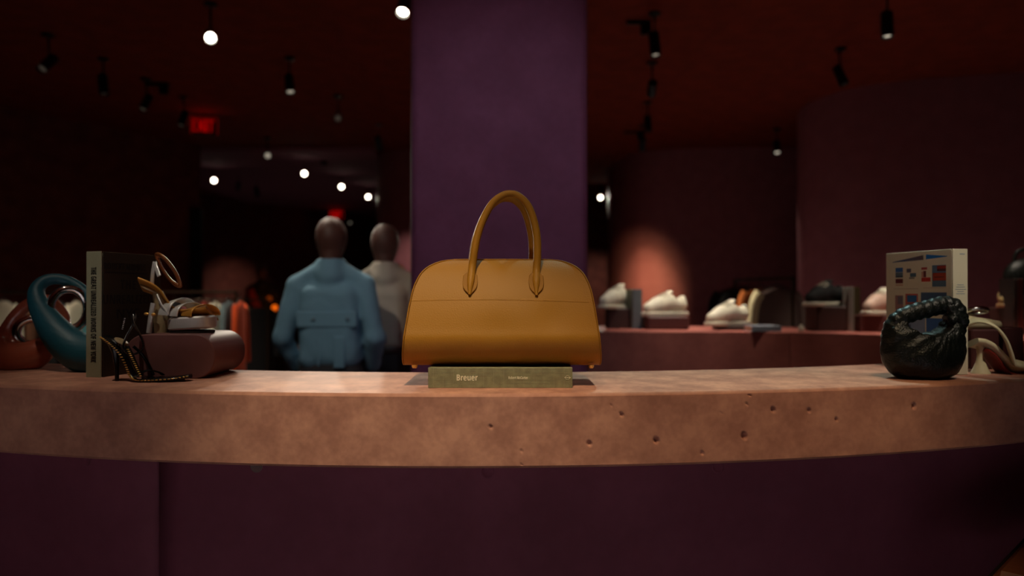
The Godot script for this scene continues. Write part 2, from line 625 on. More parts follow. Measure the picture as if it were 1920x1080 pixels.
# ------------------------------------------------------------------ shell
func shell() -> void:
	var wall := concrete("wall_concrete", c8(152, 93, 102), 3, 0.94, 1.04)
	var dark := concrete("dark_wall", c8(112, 58, 50), 5)
	var ceil_m := concrete("ceiling_paint", c8(124, 42, 22), 9, 0.9, 1.05, 0.9)
	var floor_m := concrete("floor_concrete", c8(130, 120, 122), 11)
	var m := Mk.new()
	m.box(Vector3(0, -0.1, -8.5), Vector3(26, 0.2, 33), 0.0005)
	struct("floor", m.mesh(), floor_m)
	m = Mk.new()
	m.box(Vector3(0, CEIL + 0.1, -8.5), Vector3(26, 0.2, 33), 0.0005)
	struct("ceiling", m.mesh(), ceil_m)
	for w in [["wall_left", Vector3(-12.9, CEIL / 2, -8.5), Vector3(0.2, CEIL, 33)], ["wall_right", Vector3(12.9, CEIL / 2, -8.5), Vector3(0.2, CEIL, 33)], ["wall_front", Vector3(0, CEIL / 2, 7.9), Vector3(25.6, CEIL, 0.2)], ["wall_rear", Vector3(0, CEIL / 2, -24.9), Vector3(25.6, CEIL, 0.2)]]:
		m = Mk.new()
		m.box(w[1], w[2], 0.0005)
		struct(w[0], m.mesh(), dark)
	# curved partitions, in plan (x, depth)
	m = Mk.new()
	m.prism(pv2(cat([Vector2(4.3, 10.6), Vector2(3.85, 10.0), Vector2(3.62, 9.4), Vector2(3.6, 8.9), Vector2(3.82, 8.35), Vector2(4.25, 8.06), Vector2(4.75, 7.91), Vector2(5.32, 7.76), Vector2(7.0, 7.5), Vector2(9, 7.4), Vector2(12.7, 7.4)], 6) + [Vector2(12.7, 10.6)]), 0, CEIL, PLAN, 0, true)
	struct("wall_curved_right", m.mesh(), wall)
	m = Mk.new()
	m.prism(pv2(cat([Vector2(2.3, 15.3), Vector2(1.95, 14.7), Vector2(1.80, 14.0), Vector2(1.78, 13.2), Vector2(1.9, 12.5), Vector2(2.2, 12.05), Vector2(2.9, 11.85), Vector2(4.2, 11.75), Vector2(5.5, 11.9), Vector2(7.5, 12.3)], 6) + [Vector2(7.5, 15.3)]), 0, CEIL, PLAN, 0, true)
	struct("wall_curved_middle", m.mesh(), wall)
	m = Mk.new()
	m.prism(pv2(cat([Vector2(-2.1, 13.4), Vector2(-2.3, 12.8), Vector2(-2.05, 12.1), Vector2(-1.2, 11.85), Vector2(0.1, 11.85), Vector2(0.62, 12.2), Vector2(0.75, 12.9), Vector2(0.6, 13.4)], 6)), 0, CEIL, PLAN, 0, true)
	struct("wall_curved_centre", m.mesh(), wall)
	m = Mk.new()
	m.prism(pv2([Vector2(-12.7, 2.0), Vector2(-9.2, 4.4), Vector2(-6.3, 9.2), Vector2(-4.85, 11.6), Vector2(-5.1, 11.75), Vector2(-6.6, 9.3), Vector2(-9.5, 4.6), Vector2(-12.7, 2.4)]), 0, CEIL, PLAN, 0, false)
	struct("wall_slanted_left", m.mesh(), dark)
	m = Mk.new()
	m.prism(pv2(cat([Vector2(-12.7, 15.0), Vector2(-9.5, 16.3), Vector2(-7.3, 17.7), Vector2(-5.4, 19.9), Vector2(-4.2, 22.0), Vector2(-3.8, 24.0)], 6) + [Vector2(-4.1, 24.1), Vector2(-4.6, 22.2), Vector2(-5.8, 20.1), Vector2(-7.6, 18.0), Vector2(-12.7, 15.4)]), 0, CEIL, PLAN, 0, true)
	struct("wall_far_left", m.mesh(), dark)
	# far brown wall seen through the gap right of the pillar, and the purple soffit over the far room
	m = Mk.new()
	m.box(Vector3(1.6, CEIL / 2, -17.6), Vector3(3.4, CEIL, 0.3), 0.004)
	struct("wall_far_middle", m.mesh(), dark)
	m = Mk.new()
	m.box(Vector3(-4.4, CEIL - 0.03, -17.4), Vector3(4.4, 0.06, 11.4), 0.004)
	struct("ceiling_far", m.mesh(), concrete("soffit_paint", c8(150, 96, 116), 15, 0.96, 1.03, 0.9))
	# black jamb at the end of the slanted wall
	m = Mk.new()
	m.box(px(369, 560, 11.45) * Vector3(1, 0, 1) + Vector3(0, 1.27, 0), Vector3(0.15, 2.54, 0.1), 0.004)
	struct("trim_1", m.mesh(), mt("jamb_black", c8(14, 12, 12), 0.5))
	# the pillar
	var pts := []
	for k in 4:
		var cx := -0.056 + (0.343 if k in [0, 3] else -0.343)
		var cz := 3.62 + (0.38 if k in [0, 1] else -0.38)
		for j in 7:
			var t := PI / 2 * k + PI / 2 * j / 6.0
			pts.append(Vector2(cx + 0.04 * cos(t), cz + 0.04 * sin(t)))
	m = Mk.new()
	m.prism(pv2(pts), 0, CEIL, PLAN, 0, true)
	var col := struct("wall_pillar", m.mesh(), concrete("pillar_plaster", c8(149, 84, 116), 13, 0.94, 1.04, 0.7))
	tag(col, "square purple plaster pillar with rounded corners behind the tan handbag")

# ------------------------------------------------------------------ counters
func counters() -> void:
	var stone := concrete("counter_concrete", c8(192, 136, 114), 21, 0.88, 1.08, 0.8)
	stone.uv1_scale = Vector3.ONE * 2.2
	var base_m := concrete("base_concrete", c8(156, 88, 108), 23, 0.94, 1.04, 0.65)
	var root := thing("curved_counter", "curved pink concrete counter in the foreground with a thick pitted slab top", "counter", Vector3(RC.x, 0, RC.z))
	# slab: section swept about the ring's centre, its front face dense enough for pits and waviness
	var y0 := TOP - 0.1415
	var pits := []   # angle, height, radius, depth
	for p in [[920, 800, 2.6], [1105, 831, 3.2], [1230, 825, 4.2], [1395, 817, 4.6], [1449, 768, 3.6], [1405, 738, 3.0], [1517, 769, 2.8], [1568, 786, 2.6], [1713, 761, 4.0], [1165, 777, 2.8], [1147, 760, 1.6], [978, 845, 2.0], [1316, 849, 2.4], [978, 871, 2.0], [1352, 774, 1.6], [1400, 757, 2.0]]:
		var sx := (float(p[0]) - 960.0) / F
		var lo := 0.0
		var hi := 0.7
		for k in 40:
			var mid := (lo + hi) / 2
			if (RC.x + ROUT * sin(mid)) / (-RC.z - ROUT * cos(mid)) < sx: lo = mid
			else: hi = mid
		var z := -RC.z - ROUT * cos(lo)
		pits.append([lo * ROUT, EYE - (float(p[1]) - 550.0) / F * z, float(p[2]) * 0.00125])
	var wav := FastNoiseLite.new()
	wav.seed = 4
	wav.frequency = 9.0
	wav.fractal_octaves = 2
	var sec := [[RIN, y0, 1], [RIN, TOP, 2], [ROUT - 0.006, TOP, 3], [ROUT - 0.0022, TOP - 0.0018, 3], [ROUT, TOP - 0.006, 4]]
	for k in 46:
		sec.append([ROUT, lerpf(TOP - 0.006, y0 + 0.005, (k + 1) / 46.0), 4])
	sec[sec.size() - 1][2] = 3
	sec.append([ROUT - 0.005, y0, 5])
	sec.append([RIN, y0, 5])
	var angs := []
	for k in 60: angs.append(lerpf(-1.05, -0.03, k / 60.0))
	for k in 420: angs.append(lerpf(-0.03, 0.36, k / 420.0))
	for k in 31: angs.append(lerpf(0.36, 0.86, k / 30.0))
	var m := Mk.new()
	var rows := []
	var rg := []
	for i in sec.size():
		var row := PackedVector3Array()
		for a in angs:
			var r: float = sec[i][0]
			var y: float = sec[i][1]
			if i >= 5 and i < sec.size() - 3:
				var s: float = a * ROUT
				r += 0.0007 * wav.get_noise_2d(s, y)
				for p in pits:
					var dx: float = s - p[0]
					if absf(dx) < 0.02:
						var d := Vector2(dx, (y - p[1]) * 0.85).length() / float(p[2])
						if d < 1.6:
							r -= float(p[2]) * 1.5 * (1.0 - smoothstep(0.5, 1.3, d))
			row.append(Vector3(sin(a) * r, y, cos(a) * r))
		rows.append(row)
		if i < sec.size() - 1:
			rg.append(sec[i][2])
	m.grid(rows, false, false, rg)
	# end faces
	for e in [0, angs.size() - 1]:
		var poly := []
		for i in sec.size() - 1: poly.append(rows[i][e])
		for i in range(1, poly.size() - 1):
			m.tri(poly[0], poly[i], poly[i + 1], 7000 + e)
	put("slab", m.mesh(), stone, root)
	# recessed base of cast panels with open joints and tie holes
	var cuts := [-60.0, -12.0, 33.0, 48.0]
	for k in 3:
		m = Mk.new()
		var a0 := deg_to_rad(cuts[k]) + 0.0008
		var a1 := deg_to_rad(cuts[k + 1]) - 0.0008
		var br := 3.165
		var bi := 2.99
		var poly2 := []
		for q in 41:
			var a := lerpf(a0, a1, q / 40.0)
			poly2.append(Vector2(sin(a) * br, -cos(a) * br))
		for q in 41:
			var a := lerpf(a1, a0, q / 40.0)
			poly2.append(Vector2(sin(a) * bi, -cos(a) * bi))
		m.prism(pv2(poly2), 0, y0 + 0.0005, PLAN, 0, true)
		var panel := put("base_panel", m.mesh(), base_m, root)
		if k == 2: continue
		for hx in ([165, 482] if k == 0 else [915, 1345, 1690]):
			var sx := (float(hx) - 960.0) / F
			var lo := -0.6
			var hi := 0.6
			for j in 40:
				var mid := (lo + hi) / 2
				if (RC.x + br * sin(mid)) / (-RC.z - br * cos(mid)) < sx: lo = mid
				else: hi = mid
			var h := Mk.new()
			var ctr := Vector3(sin(lo) * br, 0, cos(lo) * br)
			var bz := Vector3(sin(lo), 0, cos(lo))
			var bs := Basis(bz.cross(Vector3.UP) * -1.0, bz, Vector3.UP)
			h.lathe([Vector2(0, -0.004), Vector2(0.0135, -0.004), Vector2(0.0135, -0.004), Vector2(0.0135, 0.0016), Vector2(0.0115, 0.002), Vector2(0.0105, 0.0008), Vector2(0, 0.0008)], 24, Transform3D(bs, ctr + Vector3(0, 0.868 if hx != 482 else 0.874, 0)))
			put("tie_plug", h.mesh(), mt("plug_grey", c8(150, 128, 124), 0.8) if hx == 482 else base_m, panel)
	# the rear counter that holds the trainers
	var rear_stone := concrete("rear_concrete", c8(178, 104, 94), 27, 0.92, 1.06, 0.65)
	var front := cat([Vector2(0.38, 3.74), Vector2(0.9, 3.74), Vector2(1.37, 3.69)], 8)
	var front2 := cat([Vector2(1.374, 3.69), Vector2(1.62, 3.56), Vector2(1.83, 3.36), Vector2(1.98, 3.16), Vector2(2.09, 2.98)], 8)
	root = thing("rear_counter", "long pink concrete counter behind on the right, carrying trainers on dark blocks", "counter", Vector3.ZERO)
	for f in [[front, [Vector2(1.37, 4.3), Vector2(0.9, 4.34), Vector2(0.38, 4.35)]], [front2, [Vector2(2.5, 3.28), Vector2(2.32, 3.62), Vector2(2.05, 3.95), Vector2(1.7, 4.2), Vector2(1.374, 4.3)]]]:
		m = Mk.new()
		m.prism(pv2(f[0] + f[1]), 0, TOP, PLAN, 0.004, false)
		put("counter_block", m.mesh(), rear_stone, root)
	# leather stool whose corner shows at the bottom right
	stool()

func stool() -> void:
	var lea := bump(mt("stool_leather", c8(112, 62, 34), 0.5), 31, 0.02, 3.0, 0.06)
	var wood := mt("stool_wood", c8(40, 24, 18), 0.5)
	var root := thing("leather_stool", "brown leather stool before the curved counter, its corner at the bottom right", "stool", Vector3(1.225, 0, -1.485), 0.785)
	var m := Mk.new()
	m.box(Vector3(0, 0.655, 0), Vector3(0.4, 0.07, 0.4), 0.02)
	put("seat", m.mesh(), lea, root)
	m = Mk.new()
	m.tube([Vector3(-0.2, 0.67, -0.2), Vector3(0.2, 0.67, -0.2), Vector3(0.2, 0.67, 0.2), Vector3(-0.2, 0.67, 0.2)], 0.006, 0.006, 8, true)
	put("piping", m.mesh(), mt("stool_piping", c8(20, 14, 12), 0.5), root)
	for x in [-0.16, 0.16]:
		for z in [-0.16, 0.16]:
			m = Mk.new()
			m.tube([Vector3(x, 0.6, z), Vector3(x * 1.1, 0.0, z * 1.1)], [0.018, 0.013], [0.018, 0.013], 10)
			put("leg", m.mesh(), wood, root)
	m = Mk.new()
	m.tube([Vector3(-0.168, 0.22, -0.168), Vector3(0.168, 0.22, -0.168), Vector3(0.168, 0.22, 0.168), Vector3(-0.168, 0.22, 0.168)], 0.009, 0.009, 8, true)
	put("foot_rail", m.mesh(), wood, root)

# ------------------------------------------------------------------ handbag and the book under it
func sample(tab: Array, y: float) -> float:
	for i in tab.size() - 1:
		if y <= tab[i + 1].x:
			var t: float = (y - tab[i].x) / (tab[i + 1].x - tab[i].x)
			return lerpf(tab[i].y, tab[i + 1].y, clampf(t, 0, 1))
	return tab[tab.size() - 1].y

func tan_bag() -> void:
	var leather := bump(mt("tan_leather", c8(162, 108, 27), 0.55, 0.0, 0.35), 41, 0.045, 9.0, 0.04, true)
	var edge := bump(mt("tan_leather_edge", c8(150, 98, 24), 0.6, 0.0, 0.3), 42, 0.05, 7.0, 0.03, true)
	var root := thing("handbag", "tan grained leather handbag with two tall rolled handles standing on a grey-green book", "handbag", Vector3(-0.0207, 1.0906, -1.6), 0.0)
	# half width of the outline against height
	var w := cat([Vector2(0, 0.2024), Vector2(0.021, 0.2008), Vector2(0.043, 0.198), Vector2(0.075, 0.1943), Vector2(0.107, 0.1903), Vector2(0.134, 0.1865), Vector2(0.156, 0.1826), Vector2(0.172, 0.1776), Vector2(0.188, 0.1702), Vector2(0.1985, 0.1618), Vector2(0.207, 0.151), Vector2(0.2145, 0.1355), Vector2(0.2185, 0.12), Vector2(0.2205, 0.105)], 6)
	# profile: height, half depth
	var prof := cat([Vector2(0.0, 0.04), Vector2(0.002, 0.057), Vector2(0.01, 0.076), Vector2(0.024, 0.092), Vector2(0.042, 0.1015), Vector2(0.06, 0.1045), Vector2(0.08, 0.098), Vector2(0.115, 0.086), Vector2(0.15, 0.071), Vector2(0.18, 0.055), Vector2(0.2, 0.041), Vector2(0.212, 0.028), Vector2(0.218, 0.018), Vector2(0.2205, 0.011)], 4)
	var rows := []
	var cols := []
	var nu := 36
	var ng := 6
	for k in nu: cols.append(1)
	for k in ng: cols.append(2)
	for k in nu: cols.append(3)
	for k in ng: cols.append(4)
	var bulge := func(u: float, y: float) -> float:
		var c := 1.0 - u * u
		var t := sin(clampf(y / 0.22, 0, 1) * PI)
		var z := 0.004 * c * t
		z -= 0.0035 * exp(-(pow(u + 0.05, 2) / 0.05 + pow((y - 0.075) / 0.035, 2)))
		z += 0.0022 * sin(u * 3.1 + 1.0) * t
		z -= 0.004 * exp(-(pow(u - 0.55, 2) / 0.03 + pow((y - 0.1) / 0.03, 2)))
		return z
	for q in prof:
		var y: float = q.x
		var d: float = q.y
		var hw := sample(w, y)
		var row := PackedVector3Array()
		for k in nu:
			var u := -1.0 + 2.0 * k / nu
			row.append(Vector3(u * hw, y, d + bulge.call(u, y)))
		for k in ng:
			var t := float(k) / ng
			row.append(Vector3(hw - 0.022 * sin(PI * t) * sin(PI * clampf(y / 0.2205, 0, 1)), y, lerpf(d, -d, t)))
		for k in nu:
			var u := 1.0 - 2.0 * k / nu
			row.append(Vector3(u * hw, y, -d - bulge.call(u, y)))
		for k in ng:
			var t := float(k) / ng
			row.append(Vector3(-hw + 0.022 * sin(PI * t) * sin(PI * clampf(y / 0.2205, 0, 1)), y, lerpf(-d, d, t)))
		rows.append(row)
	var m := Mk.new()
	m.grid(rows, true, true, [], cols)
	put("body", m.mesh(), leather, root)
	# piping round the front and back panels
	for s in [1.0, -1.0]:
		var path := []
		for i in prof.size():
			if i > 4: path.append(Vector3(-sample(w, prof[i].x), prof[i].x, s * prof[i].y))
		for k in 7: path.append(Vector3(lerpf(-0.09, 0.09, k / 6.0), 0.221, s * 0.011))
		for i in range(prof.size() - 1, 4, -1):
			path.append(Vector3(sample(w, prof[i].x), prof[i].x, s * prof[i].y))
		m = Mk.new()
		m.tube(path, 0.0017, 0.0017, 8)
		put("piping", m.mesh(), edge, root)
	# the upper panel overlaps the lower along a shallow curve, with a row of stitches
	m = Mk.new()
	var seam := []
	for k in 41:
		var u := -0.995 + 1.99 * k / 40.0
		var y := 0.1335 - 0.0035 * (u + 1.0) * 0.5 + 0.004 * (1.0 - u * u)
		seam.append(Vector3(u * sample(w, y), y, sample(prof, y) + bulge.call(u, y) - 0.0004))
	m.tube(seam, 0.0011, 0.0011, 6)
	put("seam", m.mesh(), leather, root)
	m = Mk.new()
	for k in 90:
		var u := -0.98 + 1.96 * k / 89.0
		var y := 0.1362 - 0.0035 * (u + 1.0) * 0.5 + 0.004 * (1.0 - u * u)
		m.box(Vector3(u * sample(w, y), y, sample(prof, y) + bulge.call(u, y) + 0.0001), Vector3(0.0028, 0.0005, 0.0006), 0.0001)
	tag(put("stitching", m.mesh(), mt("tan_thread", c8(214, 160, 84), 0.7), root), "", "", "", "stuff")
	# zip along the top
	m = Mk.new()
	m.box(Vector3(0, 0.2208, 0), Vector3(0.2, 0.0012, 0.014), 0.0004)
	put("zip", m.mesh(), mt("zip_tape", c8(120, 78, 32), 0.7), root)
	# handles
	var hp := [Vector2(-0.0655, 0.147), Vector2(-0.0645, 0.17), Vector2(-0.062, 0.203), Vector2(-0.058, 0.236), Vector2(-0.052, 0.268), Vector2(-0.0405, 0.302), Vector2(-0.022, 0.336), Vector2(-0.0025, 0.353), Vector2(0.0155, 0.3585), Vector2(0.034, 0.354), Vector2(0.0525, 0.336), Vector2(0.065, 0.306), Vector2(0.0725, 0.268), Vector2(0.0735, 0.23), Vector2(0.0715, 0.197), Vector2(0.0705, 0.17), Vector2(0.0705, 0.145)]
	var zat := func(y: float) -> float:
		var b := sample(prof, minf(y, 0.2)) + 0.0075
		return b if y < 0.2 else lerpf(0.0485, 0.036, smoothstep(0.2, 0.36, y))
	for s in [1.0, -1.0]:
		var pts := []
		for p in hp:
			pts.append(Vector3(p.x - (0.008 if s < 0 else 0.0), p.y - (0.001 if s < 0 and p.y > 0.2 else 0.0), s * (zat.call(p.y) as float)))
		pts = cat(pts, 6)
		var rr := []
		for i in pts.size():
			var t := float(i) / (pts.size() - 1)
			var ends := minf(t, 1.0 - t)
			rr.append(lerpf(0.003, 0.0082, smoothstep(0.0, 0.085, ends)) - 0.001 * smoothstep(0.2, 0.5, ends))
		m = Mk.new()
		m.tube(pts, rr, rr, 16)
		var h := put("handle", m.mesh(), leather, root)
		# shield-shaped patches where the handle is sewn on
		for x in [-0.0655, 0.0705]:
			var sh := cat([Vector2(-0.0145, 0.0205), Vector2(-0.0155, 0.005), Vector2(-0.0135, -0.0085), Vector2(-0.007, -0.018), Vector2(0, -0.0235), Vector2(0.007, -0.018), Vector2(0.0135, -0.0085), Vector2(0.0155, 0.005), Vector2(0.0145, 0.0205)], 4)
			sh += [Vector2(0.008, 0.0275), Vector2(-0.008, 0.0275)]
			var yc := 0.1665
			var tilt: float = atan((sample(prof, yc + 0.02) - sample(prof, yc - 0.02)) / 0.04)
			var bs := Basis(Vector3.RIGHT, tilt)
			var base := Vector3(x - (0.008 if s < 0 else 0.0), yc, sample(prof, yc) + (bulge.call(x / 0.18, yc) as float) - 0.0004)
			if s < 0:
				base.z = -base.z
				bs = Basis(Vector3.UP, PI) * bs
			m = Mk.new()
			m.prism(pv2(sh), 0.0, 0.0048, Transform3D(bs, base), 0.0008, false)
			put("handle_patch", m.mesh(), edge, root)
	# brass feet
	for x in [-0.178, 0.182]:
		for z in [-0.075, 0.075]:
			m = Mk.new()
			m.lathe([Vector2(0, -0.0035), Vector2(0.004, -0.0032), Vector2(0.006, -0.001), Vector2(0.0062, 0.0035)], 14, Transform3D(Basis.IDENTITY, Vector3(x, 0, z)))
			put("foot_stud", m.mesh(), mt("brass", c8(236, 190, 104), 0.3, 0.7), root)
	# the book lying under it, spine to the viewer
	var cloth := bump(mt("green_grey_cloth", Color.WHITE, 0.8), 43, 0.2, 9.0, 0.02)
	cloth.albedo_texture = noise_tex(44, 256, 0.02, 0.2, 0.92, 1.06, c8(136, 132, 100))
	var line := mt("pale_print", c8(156, 152, 122), 0.8)
	var ink := mt("white_print", c8(236, 228, 200), 0.7)
	var x0 := -0.1685
	var wd := 0.29
	root = thing("book", "thick grey-green cloth book lying flat under the tan handbag, white title on its spine", "book", Vector3(x0 + wd / 2, TOP, -1.5))
	m = Mk.new()
	m.box(Vector3(0, 0.02025, -0.0015), Vector3(wd, 0.0405, 0.003), 0.0008)
	put("spine", m.mesh(), cloth, root)
	for y in [0.0015, 0.039]:
		m = Mk.new()
		m.box(Vector3(0, y, -0.127), Vector3(wd, 0.003, 0.248), 0.0006)
		put("cover", m.mesh(), cloth, root)
	m = Mk.new()
	m.box(Vector3(0, 0.02025, -0.123), Vector3(wd - 0.01, 0.0343, 0.236), 0.0004)
	put("page_block", m.mesh(), mt("paper", c8(220, 208, 184), 0.85), root)
	# thin grid printed on the spine
	m = Mk.new()
	for k in 15:
		var x := -0.1345 + k * 0.0202
		var tall: float = [0.038, 0.038, 0.034, 0.018, 0.02, 0.038, 0.03, 0.034, 0.038, 0.036, 0.038, 0.03, 0.038, 0.036, 0.0][k]
		if tall > 0: m.box(Vector3(x, 0.0202, 0.00012), Vector3(0.00045, tall, 0.00036), 0.0001)
	for r in [[-0.137, -0.095, 0.031], [-0.095, -0.034, 0.031], [-0.13, -0.09, 0.0165], [-0.12, -0.02, 0.025], [-0.033, 0.047, 0.032], [0.0, 0.07, 0.025], [0.03, 0.1, 0.0165], [0.06, 0.14, 0.031], [-0.137, -0.04, 0.0075], [0.0, 0.1, 0.009]]:
		m.box(Vector3((r[0] + r[1]) / 2, r[2], 0.00012), Vector3(r[1] - r[0], 0.00045, 0.00036), 0.0001)
	tag(put("printed_grid", m.mesh(), line, root), "fine pale grid printed on the spine")
	lettering("Breuer", 0.0168, ink, root, Vector3(-0.067, 0.0208, 0.0003), Basis.IDENTITY, 0.042)
	lettering("Robert McCarter", 0.0074, ink, root, Vector3(0.0358, 0.0205, 0.0003), Basis.IDENTITY, 0.039)
	# publisher's round mark
	m = Mk.new()
	var ring := []
	for k in 24: ring.append(Vector3(0.1349 + 0.0042 * cos(TAU * k / 24), 0.0207 + 0.0042 * sin(TAU * k / 24), 0.0004))
	m.tube(ring, 0.0006, 0.0003, 6, true, Vector3.BACK)
	m.box(Vector3(0.1349, 0.0207, 0.0004), Vector3(0.006, 0.0007, 0.0004), 0.0001)
	for s in [-1.0, 1.0]:
		m.prism(pv2([Vector2(0.1349 + s * 0.0042, 0.0221), Vector2(0.1349 + s * 0.0066, 0.0207), Vector2(0.1349 + s * 0.0042, 0.0193)]), 0.0001, 0.0007)
	put("round_mark", m.mesh(), ink, root)

# ------------------------------------------------------------------ books that stand
# local frame: spine across x (0..t) at z = 0 facing +z, covers run back along -z
func standing_book(label: String, at: Vector3, turn: float, t: float, h: float, w: float, cover: Material, spine: Material, paper: Material, called := "book") -> Node3D:
	var root := thing(called, label, "book", at, turn)
	var m := Mk.new()
	m.box(Vector3(t / 2, h / 2, -0.0015), Vector3(t, h, 0.003), 0.001)
	put("spine", m.mesh(), spine, root)
	for x in [0.0014, t - 0.0014]:
		m = Mk.new()
		m.box(Vector3(x, h / 2, -w / 2 - 0.003), Vector3(0.0028, h, w - 0.006), 0.0008)
		put("cover", m.mesh(), cover, root)
	m = Mk.new()
	m.box(Vector3(t / 2, h / 2, -w / 2 - 0.001), Vector3(t - 0.0058, h - 0.008, w - 0.01), 0.0005)
	put("page_block", m.mesh(), paper, root)
	return root

func right_group() -> void:
	var paper := mt("paper", c8(220, 208, 184), 0.85)
	# white book with a printed front
	var white := mt("white_cover", c8(206, 198, 172), 0.45)
	var t := 0.042
	var h := 0.294
	var w := 0.2145
	var b := standing_book("large white book standing at the right behind the black pouch, small pictures on its front", Vector3(1.027, TOP, -1.7386), deg_to_rad(13.8), t, h, w, white, white, paper)
	# the print on its left-facing cover: a flat sheet with a drawn picture
	var im := Image.create(256, 360, false, Image.FORMAT_RGB8)
	im.fill(c8(206, 198, 172))
	var X := func(p: float) -> int: return int(clampf((p - 1662.0) / 125.0 * 256.0, 0, 255))
	var rect := func(xa: float, xb: float, ya: float, yb: float, c: Color) -> void:
		im.fill_rect(Rect2i(X.call(xa), int(ya * 360), X.call(xb) - X.call(xa), int((yb - ya) * 360)), c)
	for xx in range(X.call(1676), X.call(1737)):
		var f: float = float(xx - X.call(1676)) / float(X.call(1737) - X.call(1676))
		im.fill_rect(Rect2i(xx, int(360 * lerpf(0.076, 0.03, f)), 1, 2 + int(360 * 0.037 * f)), c8(60, 84, 130).lerp(c8(96, 78, 80), f))
	for xx in range(X.call(1742), X.call(1780)):
		var f: float = float(xx - X.call(1742)) / float(X.call(1780) - X.call(1742))
		im.fill_rect(Rect2i(xx, int(360 * lerpf(0.028, 0.05, f)), 1, 2 + int(360 * 0.035 * (1.0 - f))), c8(32, 104, 170))
	rect.call(1682, 1697, 0.13, 0.17, c8(58, 104, 160))
	rect.call(1682, 1697, 0.17, 0.215, c8(92, 110, 118))
	rect.call(1682, 1697, 0.2, 0.21, c8(52, 60, 72))
	rect.call(1682, 1697, 0.225, 0.265, c8(94, 44, 46))
	rect.call(1682, 1697, 0.275, 0.285, c8(178, 120, 92))
	rect.call(1704, 1713, 0.14, 0.175, c8(84, 84, 100))
	rect.call(1711, 1723, 0.18, 0.215, c8(74, 104, 120))
	rect.call(1709, 1720, 0.215, 0.23, c8(128, 122, 110))
	rect.call(1678, 1727, 0.312, 0.317, c8(150, 120, 104))
	rect.call(1733, 1744, 0.135, 0.155, c8(176, 70, 66))
	rect.call(1737, 1742, 0.165, 0.22, c8(112, 58, 58))
	rect.call(1733, 1750, 0.22, 0.255, c8(188, 60, 48))
	rect.call(1733, 1737, 0.17, 0.22, c8(186, 140, 120))
	rect.call(1753, 1778, 0.12, 0.3, c8(86, 112, 132))
	rect.call(1762, 1778, 0.125, 0.165, c8(150, 56, 44))
	rect.call(1762, 1778, 0.15, 0.17, c8(80, 44, 44))
	rect.call(1754, 1778, 0.185, 0.25, c8(160, 64, 42))
	rect.call(1757, 1774, 0.215, 0.225, c8(104, 48, 40))
	rect.call(1736, 1778, 0.306, 0.311, c8(168, 130, 112))
	rect.call(1681, 1697, 0.37, 0.5, c8(150, 112, 108))
	rect.call(1686, 1697, 0.38, 0.45, c8(104, 100, 110))
	rect.call(1702, 1726, 0.358, 0.5, c8(176, 86, 74))
	rect.call(1705, 1724, 0.37, 0.43, c8(44, 100, 150))
	rect.call(1705, 1724, 0.44, 0.48, c8(110, 74, 72))
	rect.call(1732, 1779, 0.345, 0.53, c8(66, 90, 118))
	rect.call(1732, 1779, 0.42, 0.47, c8(108, 112, 118))
	rect.call(1672, 1740, 0.56, 0.8, c8(120, 138, 164))
	rect.call(1742, 1779, 0.56, 0.8, c8(58, 96, 150))
	rect.call(1690, 1712, 0.62, 0.72, c8(60, 72, 96))
	rect.call(1676, 1780, 0.84, 0.96, c8(92, 104, 130))
	im.generate_mipmaps()
	var pm := mt("printed_cover", Color.WHITE, 0.4)
	pm.albedo_texture = ImageTexture.create_from_image(im)
	var m := Mk.new()
	# a thin printed jacket panel on the cover: u runs from the outer edge to the spine
	var za := -w + 0.001
	var zb := -0.004
	var xo := -0.0006
	var q := [Vector3(xo, 0.002, za), Vector3(xo, 0.002, zb), Vector3(xo, h - 0.002, zb), Vector3(xo, h - 0.002, za)]
	var u := [Vector2(0, 1), Vector2(1, 1), Vector2(1, 0), Vector2(0, 0)]
	var dx := Vector3(0.0005, 0, 0)
	m.tri(q[0], q[1], q[2], 1, u[0], u[1], u[2])
	m.tri(q[0], q[2], q[3], 1, u[0], u[2], u[3])
	for k in 4:
		var n := (k + 1) % 4
		m.quad(q[n], q[k], q[k] + dx, q[n] + dx, 2 + k)
	m.orient(0)
	put("printed_jacket", m.mesh(), pm, b)
	# faint marks on its spine
	m = Mk.new()
	for k in 8:
		m.box(Vector3(t * 0.5, h - 0.084 - k * 0.0052 - (0.045 if k > 4 else 0.0), 0.0002), Vector3(0.018 + 0.006 * (k % 3), 0.0016, 0.0004), 0.0001)
	m.box(Vector3(t * 0.62, h - 0.012, 0.0002), Vector3(0.014, 0.0022, 0.0004), 0.0001)
	tag(put("spine_print", m.mesh(), mt("blue_grey_print", c8(140, 150, 156), 0.6), b), "faint blue-grey lines of print on the white spine")

	# black gathered hobo pouch
	var blk := bump(mt("black_leather", c8(16, 20, 17), 0.4, 0.0, 0.4), 51, 0.06, 5.0, 0.12)
	var z0 := 1.672
	var ppm := F / z0
	var root := thing("pouch_bag", "black gathered leather pouch bag with a knotted arched handle before the white book", "handbag", Vector3(0.9185, TOP, -z0))
	root.scale = Vector3(0.88, 0.94, 0.9)
	var wn := FastNoiseLite.new()
	wn.seed = 8
	wn.frequency = 22.0
	var body := func(p: Vector3) -> float:
		var d := elld(p, Vector3(0, 0.062, 0), Vector3(0.096, 0.066, 0.058))
		d = smin(d, elld(p, Vector3(0, 0.04, 0), Vector3(0.08, 0.042, 0.056)), 0.03)
		d = smin(d, elld(p, Vector3(-0.06, 0.105, 0), Vector3(0.036, 0.04, 0.034)), 0.03)
		d = smin(d, elld(p, Vector3(0.07, 0.11, 0), Vector3(0.03, 0.045, 0.034)), 0.03)
		# the open mouth between the handles
		d = maxf(d, -elld(p, Vector3(0.006, 0.137, 0.0), Vector3(0.056, 0.034, 0.2)))
		var ph := atan2(p.x - 0.06, p.y - 0.13)
